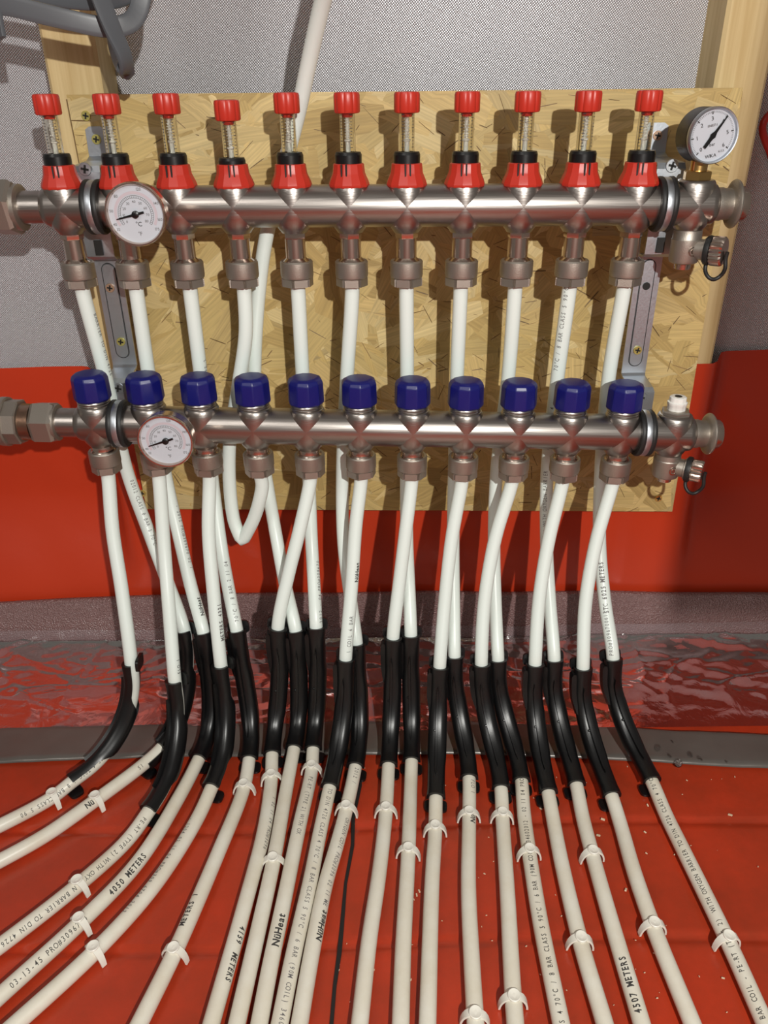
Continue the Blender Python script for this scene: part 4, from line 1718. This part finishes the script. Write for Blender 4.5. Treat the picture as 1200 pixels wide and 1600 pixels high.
# ------------------------------------------------------------------ drain valves and air vent
def drain(bar, label, sc, outlet_yaw, cap_on):
    p = bar.p + bar.d * (bar.step * 11)
    root = thing('drain_valve', label, 'valve', p)
    mb = MB()
    mb.lathe([(0.0100, -0.0485 * sc), (0.0118, -0.0475 * sc), (0.0126, -0.0455 * sc), (0.0128, -0.0285 * sc), (0.0122, -0.0275 * sc), (0.0120, -0.0205)], 36)
    mb.obj('body', NICKEL, root, 30)
    mb = MB()
    mb.lathe([(0.0068, -0.0535 * sc), (0.0072, -0.050 * sc), (0.0072, -0.0475 * sc)], 24)
    mb.obj('spigot', CHROME, root, 30)
    # slotted spindle on the viewer side
    mm = T(0, 0, -0.037 * sc) @ RZ(R(12)) @ RX(R(90)) @ T(0, 0, 0.0118)
    mb = MB().tubelathe([(0.0042, -0.001), (0.0042, 0.0012), (0.0030, 0.0014), (0.0030, -0.001)], 22, mm)
    mb.lathe([(0.0020, -0.001), (0.0020, 0.0012)], 14, mm)
    mb.obj('spindle', CHROME, root, 30)
    # outlet: horizontal, with knurled cap
    mo = T(0, 0, -0.036 * sc) @ RZ(R(outlet_yaw)) @ RY(R(90))
    mb = MB().lathe([(0.0085, 0.006), (0.0088, 0.0165), (0.0105, 0.017), (0.0105, 0.020), (0.0088, 0.0205), (0.0088, 0.026)], 30, mo)
    mb.obj('outlet', NICKEL, root, 30)
    KN = lambda a, z: 1 + 0.045 * math.cos(22 * a)
    ccap = 0.0118 * (1 if cap_on else 0.86)
    mb = MB().lathe([(ccap * .98, 0.0235), (ccap, 0.0245), (ccap, 0.0320), (ccap * .9, 0.0335), (ccap * .5, 0.0338)], 88, mo, KN)
    mb.obj('cap', CHROME, root, 30)
    mb = MB().tubelathe([(0.0092, 0.0185), (0.0120, 0.0185), (0.0125, 0.0200), (0.0120, 0.0228), (0.0092, 0.0228)], 40, mo)
    mb.obj('seal_ring', RUBBER, root, 40)
    # strap loop hanging from the seal ring to the cap
    a = mo @ Vector((0.011, 0, 0.020))
    c = mo @ Vector((0.0105, 0, 0.0345))
    d = mo @ Vector((0.0, 0, 0.036))
    lowp = (a + c) / 2 + Vector((0.001, -0.002, -0.0125))
    pts = [a + Vector((0, 0, 0.006)), a, a + Vector((-0.0005, -0.002, -0.006)), lowp + Vector((-0.005, 0, 0.0015)), lowp + Vector((0, 0, -0.0005)), lowp + Vector((0.0055, 0, 0.003)), c + Vector((0.002, -.001, -0.003)), c + Vector((0.001, 0, 0.004)), d]
    pa = Path(catmull(pts, 0.0015))
    vv, ff = tube(pa, 0.0017, 10)
    MB().add(vv, ff).obj('strap', RUBBER, root, 60)
    return root


drain(UP, 'nickel drain valve with knurled cap and black strap under the pressure gauge', 1.0, -38, True)
drain(LO, 'small nickel drain valve with black strap under the white air vent', 0.92, -30, False)

p = LO.p + LO.d * (LO.step * 11)
av = thing('air_vent', 'white plastic air vent on a nickel nut at the end of the lower tube', 'air vent', p)
mb = MB()
mb.lathe([(0.0118, 0.0180), (0.0134, 0.0192), (0.0136, 0.0226), (0.0128, 0.0236), (0.0090, 0.0240)], 6, None, None, R(15))
mb.obj('hex_nut', NICKEL, av, 25)
mb = MB()
WV = lambda a, z: 1 - 0.05 * max(0, math.cos(6 * a)) ** 2
mb.lathe([(0.0082, 0.0230), (0.0084, 0.0285), (0.0088, 0.0290), (0.0090, 0.0315), (0.0078, 0.0323), (0.0076, 0.0360), (0.0068, 0.0367), (0.0036, 0.0368), (0.0034, 0.0351)], 48, None, WV)
mb.obj('vent_cap', WHITEP, av, 40)
mb = MB().lathe([(0.0033, 0.0361), (0.0033, 0.0369)], 18)
mb.obj('vent_hole', DARK, av)

# ------------------------------------------------------------------ grey flat cable hanging from above
def ribbon(pts, width, thick, parent, mat, name, twist=None):
    P = [atY(*q) for q in pts]
    path = Path(catmull(P, 0.004))
    base = Vector(parent.location)
    vv, ff = [], []
    m = len(path.p)
    sec = []
    for k in range(14):
        a = 2 * math.pi * k / 14
        ca, sa = math.cos(a), math.sin(a)
        ex = (abs(ca) ** 0.45) * (1 if ca > 0 else -1)
        ey = (abs(sa) ** 0.45) * (1 if sa > 0 else -1)
        sec.append((ex * width / 2, ey * thick / 2))
    for i, (p, t) in enumerate(zip(path.p, path.t)):
        nn, bb = pframe(t, (cam_pos - p).normalized())
        tw = 0.0
        if twist:
            q = i / (m - 1) * (len(twist) - 1)
            j = min(int(q), len(twist) - 2)
            tw = R(twist[j] + (twist[j + 1] - twist[j]) * (q - j))
        w = bb * math.cos(tw) + nn * math.sin(tw)
        h = nn * math.cos(tw) - bb * math.sin(tw)
        for a_, c_ in sec:
            vv.append(p + w * a_ + h * c_ - base)
    for i in range(m - 1):
        for k in range(14):
            k2 = (k + 1) % 14
            ff.append((i * 14 + k, i * 14 + k2, (i + 1) * 14 + k2, (i + 1) * 14 + k))
    ff += [tuple(range(14)), tuple((m - 1) * 14 + k for k in range(14))]
    return MB().add(vv, ff).obj(name, mat, parent, 50)


cb = thing('flat_cable', 'grey flat electrical cable hanging in loops in front of the wooden stud', 'cable', atY(180, -60, .73))
ribbon([(-70, 10, .700), (0, 6, .700), (60, 20, .702), (115, 33, .706), (165, 43, .712), (205, 36, .720), (219, 12, .726), (222, -40, .730), (215, -140, .735), (200, -420, .74)], 0.0145, 0.0042, cb, CABLE, 'cable_strand', [0, 0, 0, 0, 5, 25, 65, 80, 80])
ribbon([(100, -420, .73), (120, -120, .715), (148, -30, .704), (162, 10, .700), (180, 55, .697), (197, 92, .696), (199, 112, .701), (187, 104, .716), (174, 62, .728), (166, 10, .734), (160, -60, .738), (150, -140, .74), (140, -420, .745)], 0.0145, 0.0042, cb, CABLE, 'cable_strand', [0, 0, 5, 12, 25, 60, 75, 45, 20, 10, 0])
ribbon([(-40, -22, .735), (20, -14, .733), (80, -2, .731), (150, 4, .729), (200, -6, .729), (240, -60, .732), (250, -400, .74)], 0.0110, 0.0050, cb, CABLE, 'cable_strand', [10, 0, -10, 0, 30, 60])
ribbon([(2, 60, .700), (-4, 30, .702), (-10, -10, .705), (-30, -60, .71), (-40, -400, .72)], 0.0145, 0.0042, cb, CABLE, 'cable_strand', [70, 60, 40, 30])

# red cable at the edge of the bay beside the stud
rc = thing('red_cable', 'bright red cable looping on the silver foil beside the stud', 'cable', atY(1205, 215, .835))
P = [atY(1225, 165, .838), atY(1205, 176, .836), atY(1190, 190, .834), atY(1191, 208, .834), atY(1200, 230, .835), atY(1210, 260, .838), atY(1216, 300, .840)]
pa = Path(catmull(P, 0.004))
vv, ff = tube(pa, 0.0035, 12)
MB().add([q - Vector(rc.location) for q in vv], ff).obj('strand', simple('red_cable_sheath', (0.5, 0.03, 0.02), 0.4), rc, 60)

# ------------------------------------------------------------------ crumbs and drops
mb = MB()
for i in range(90):
    u, v = rnd.uniform(480, 1190), rnd.uniform(1190, 1590)
    if i < 16:
        u, v = [(655, 1392), (651, 1398), (530, 1243), (535, 1247), (1012, 1258), (1141, 1273), (942, 1280), (1054, 1335), (1010, 1333), (978, 1390), (1130, 1528), (845, 1263), (757, 1365), (935, 1305), (1008, 1300), (760, 1430)][i]
    p = atZ(u, v, 0.0008)
    r = rnd.uniform(0.0002, 0.00055) * (2.2 if i < 16 else 1)
    mtx = T(p.x, p.y, 0.0006) @ RZ(rnd.uniform(0, 6)) @ RY(rnd.uniform(-.4, .4))
    mb.box((-r * 1.6, -r * .7, -r * .5), (r * 1.6, r * .7, r * .5), mtx)
cr_ = mb.obj('sawdust_crumbs', CRUMB)
tag(cr_, 'pale sawdust crumbs scattered over the red floor sheet', 'debris', None, 'stuff')

DL = ['small clear water drop on the tape, third in size', 'round clear water drop beside the largest drop on the tape', 'largest long clear water drop on the grey tape', 'long clear water drop next to the last bend guide', 'tiny clear water drop between the two long drops', 'smallest water drop alone far along the tape', 'tiny clear water drop high on the tape edge']
DROP = MB().lathe([(0.0030, 0.0), (0.0033, 0.0004), (0.0029, 0.0012), (0.0018, 0.0019), (0.0006, 0.0021)], 18).mesh('water_drop', WATER, 80)
for u, v, s in ((1078, 1178, 1.0), (1093, 1184, .9), (1060, 1192, 1.5), (1027, 1168, 1.3), (1046, 1180, .8), (1135, 1189, .5), (1050, 1158, .6)):
    p = atZ(u, v, 0.005)
    o = put('water_drop', DROP, None, (p.x, p.y, 0.0040))
    o.scale = (s * .8, s * 1.3, s)
    o.rotation_euler = (0, 0, rnd.uniform(-.6, .6))
    tag(o, DL.pop(0), 'water drop', 'water drops on the tape')
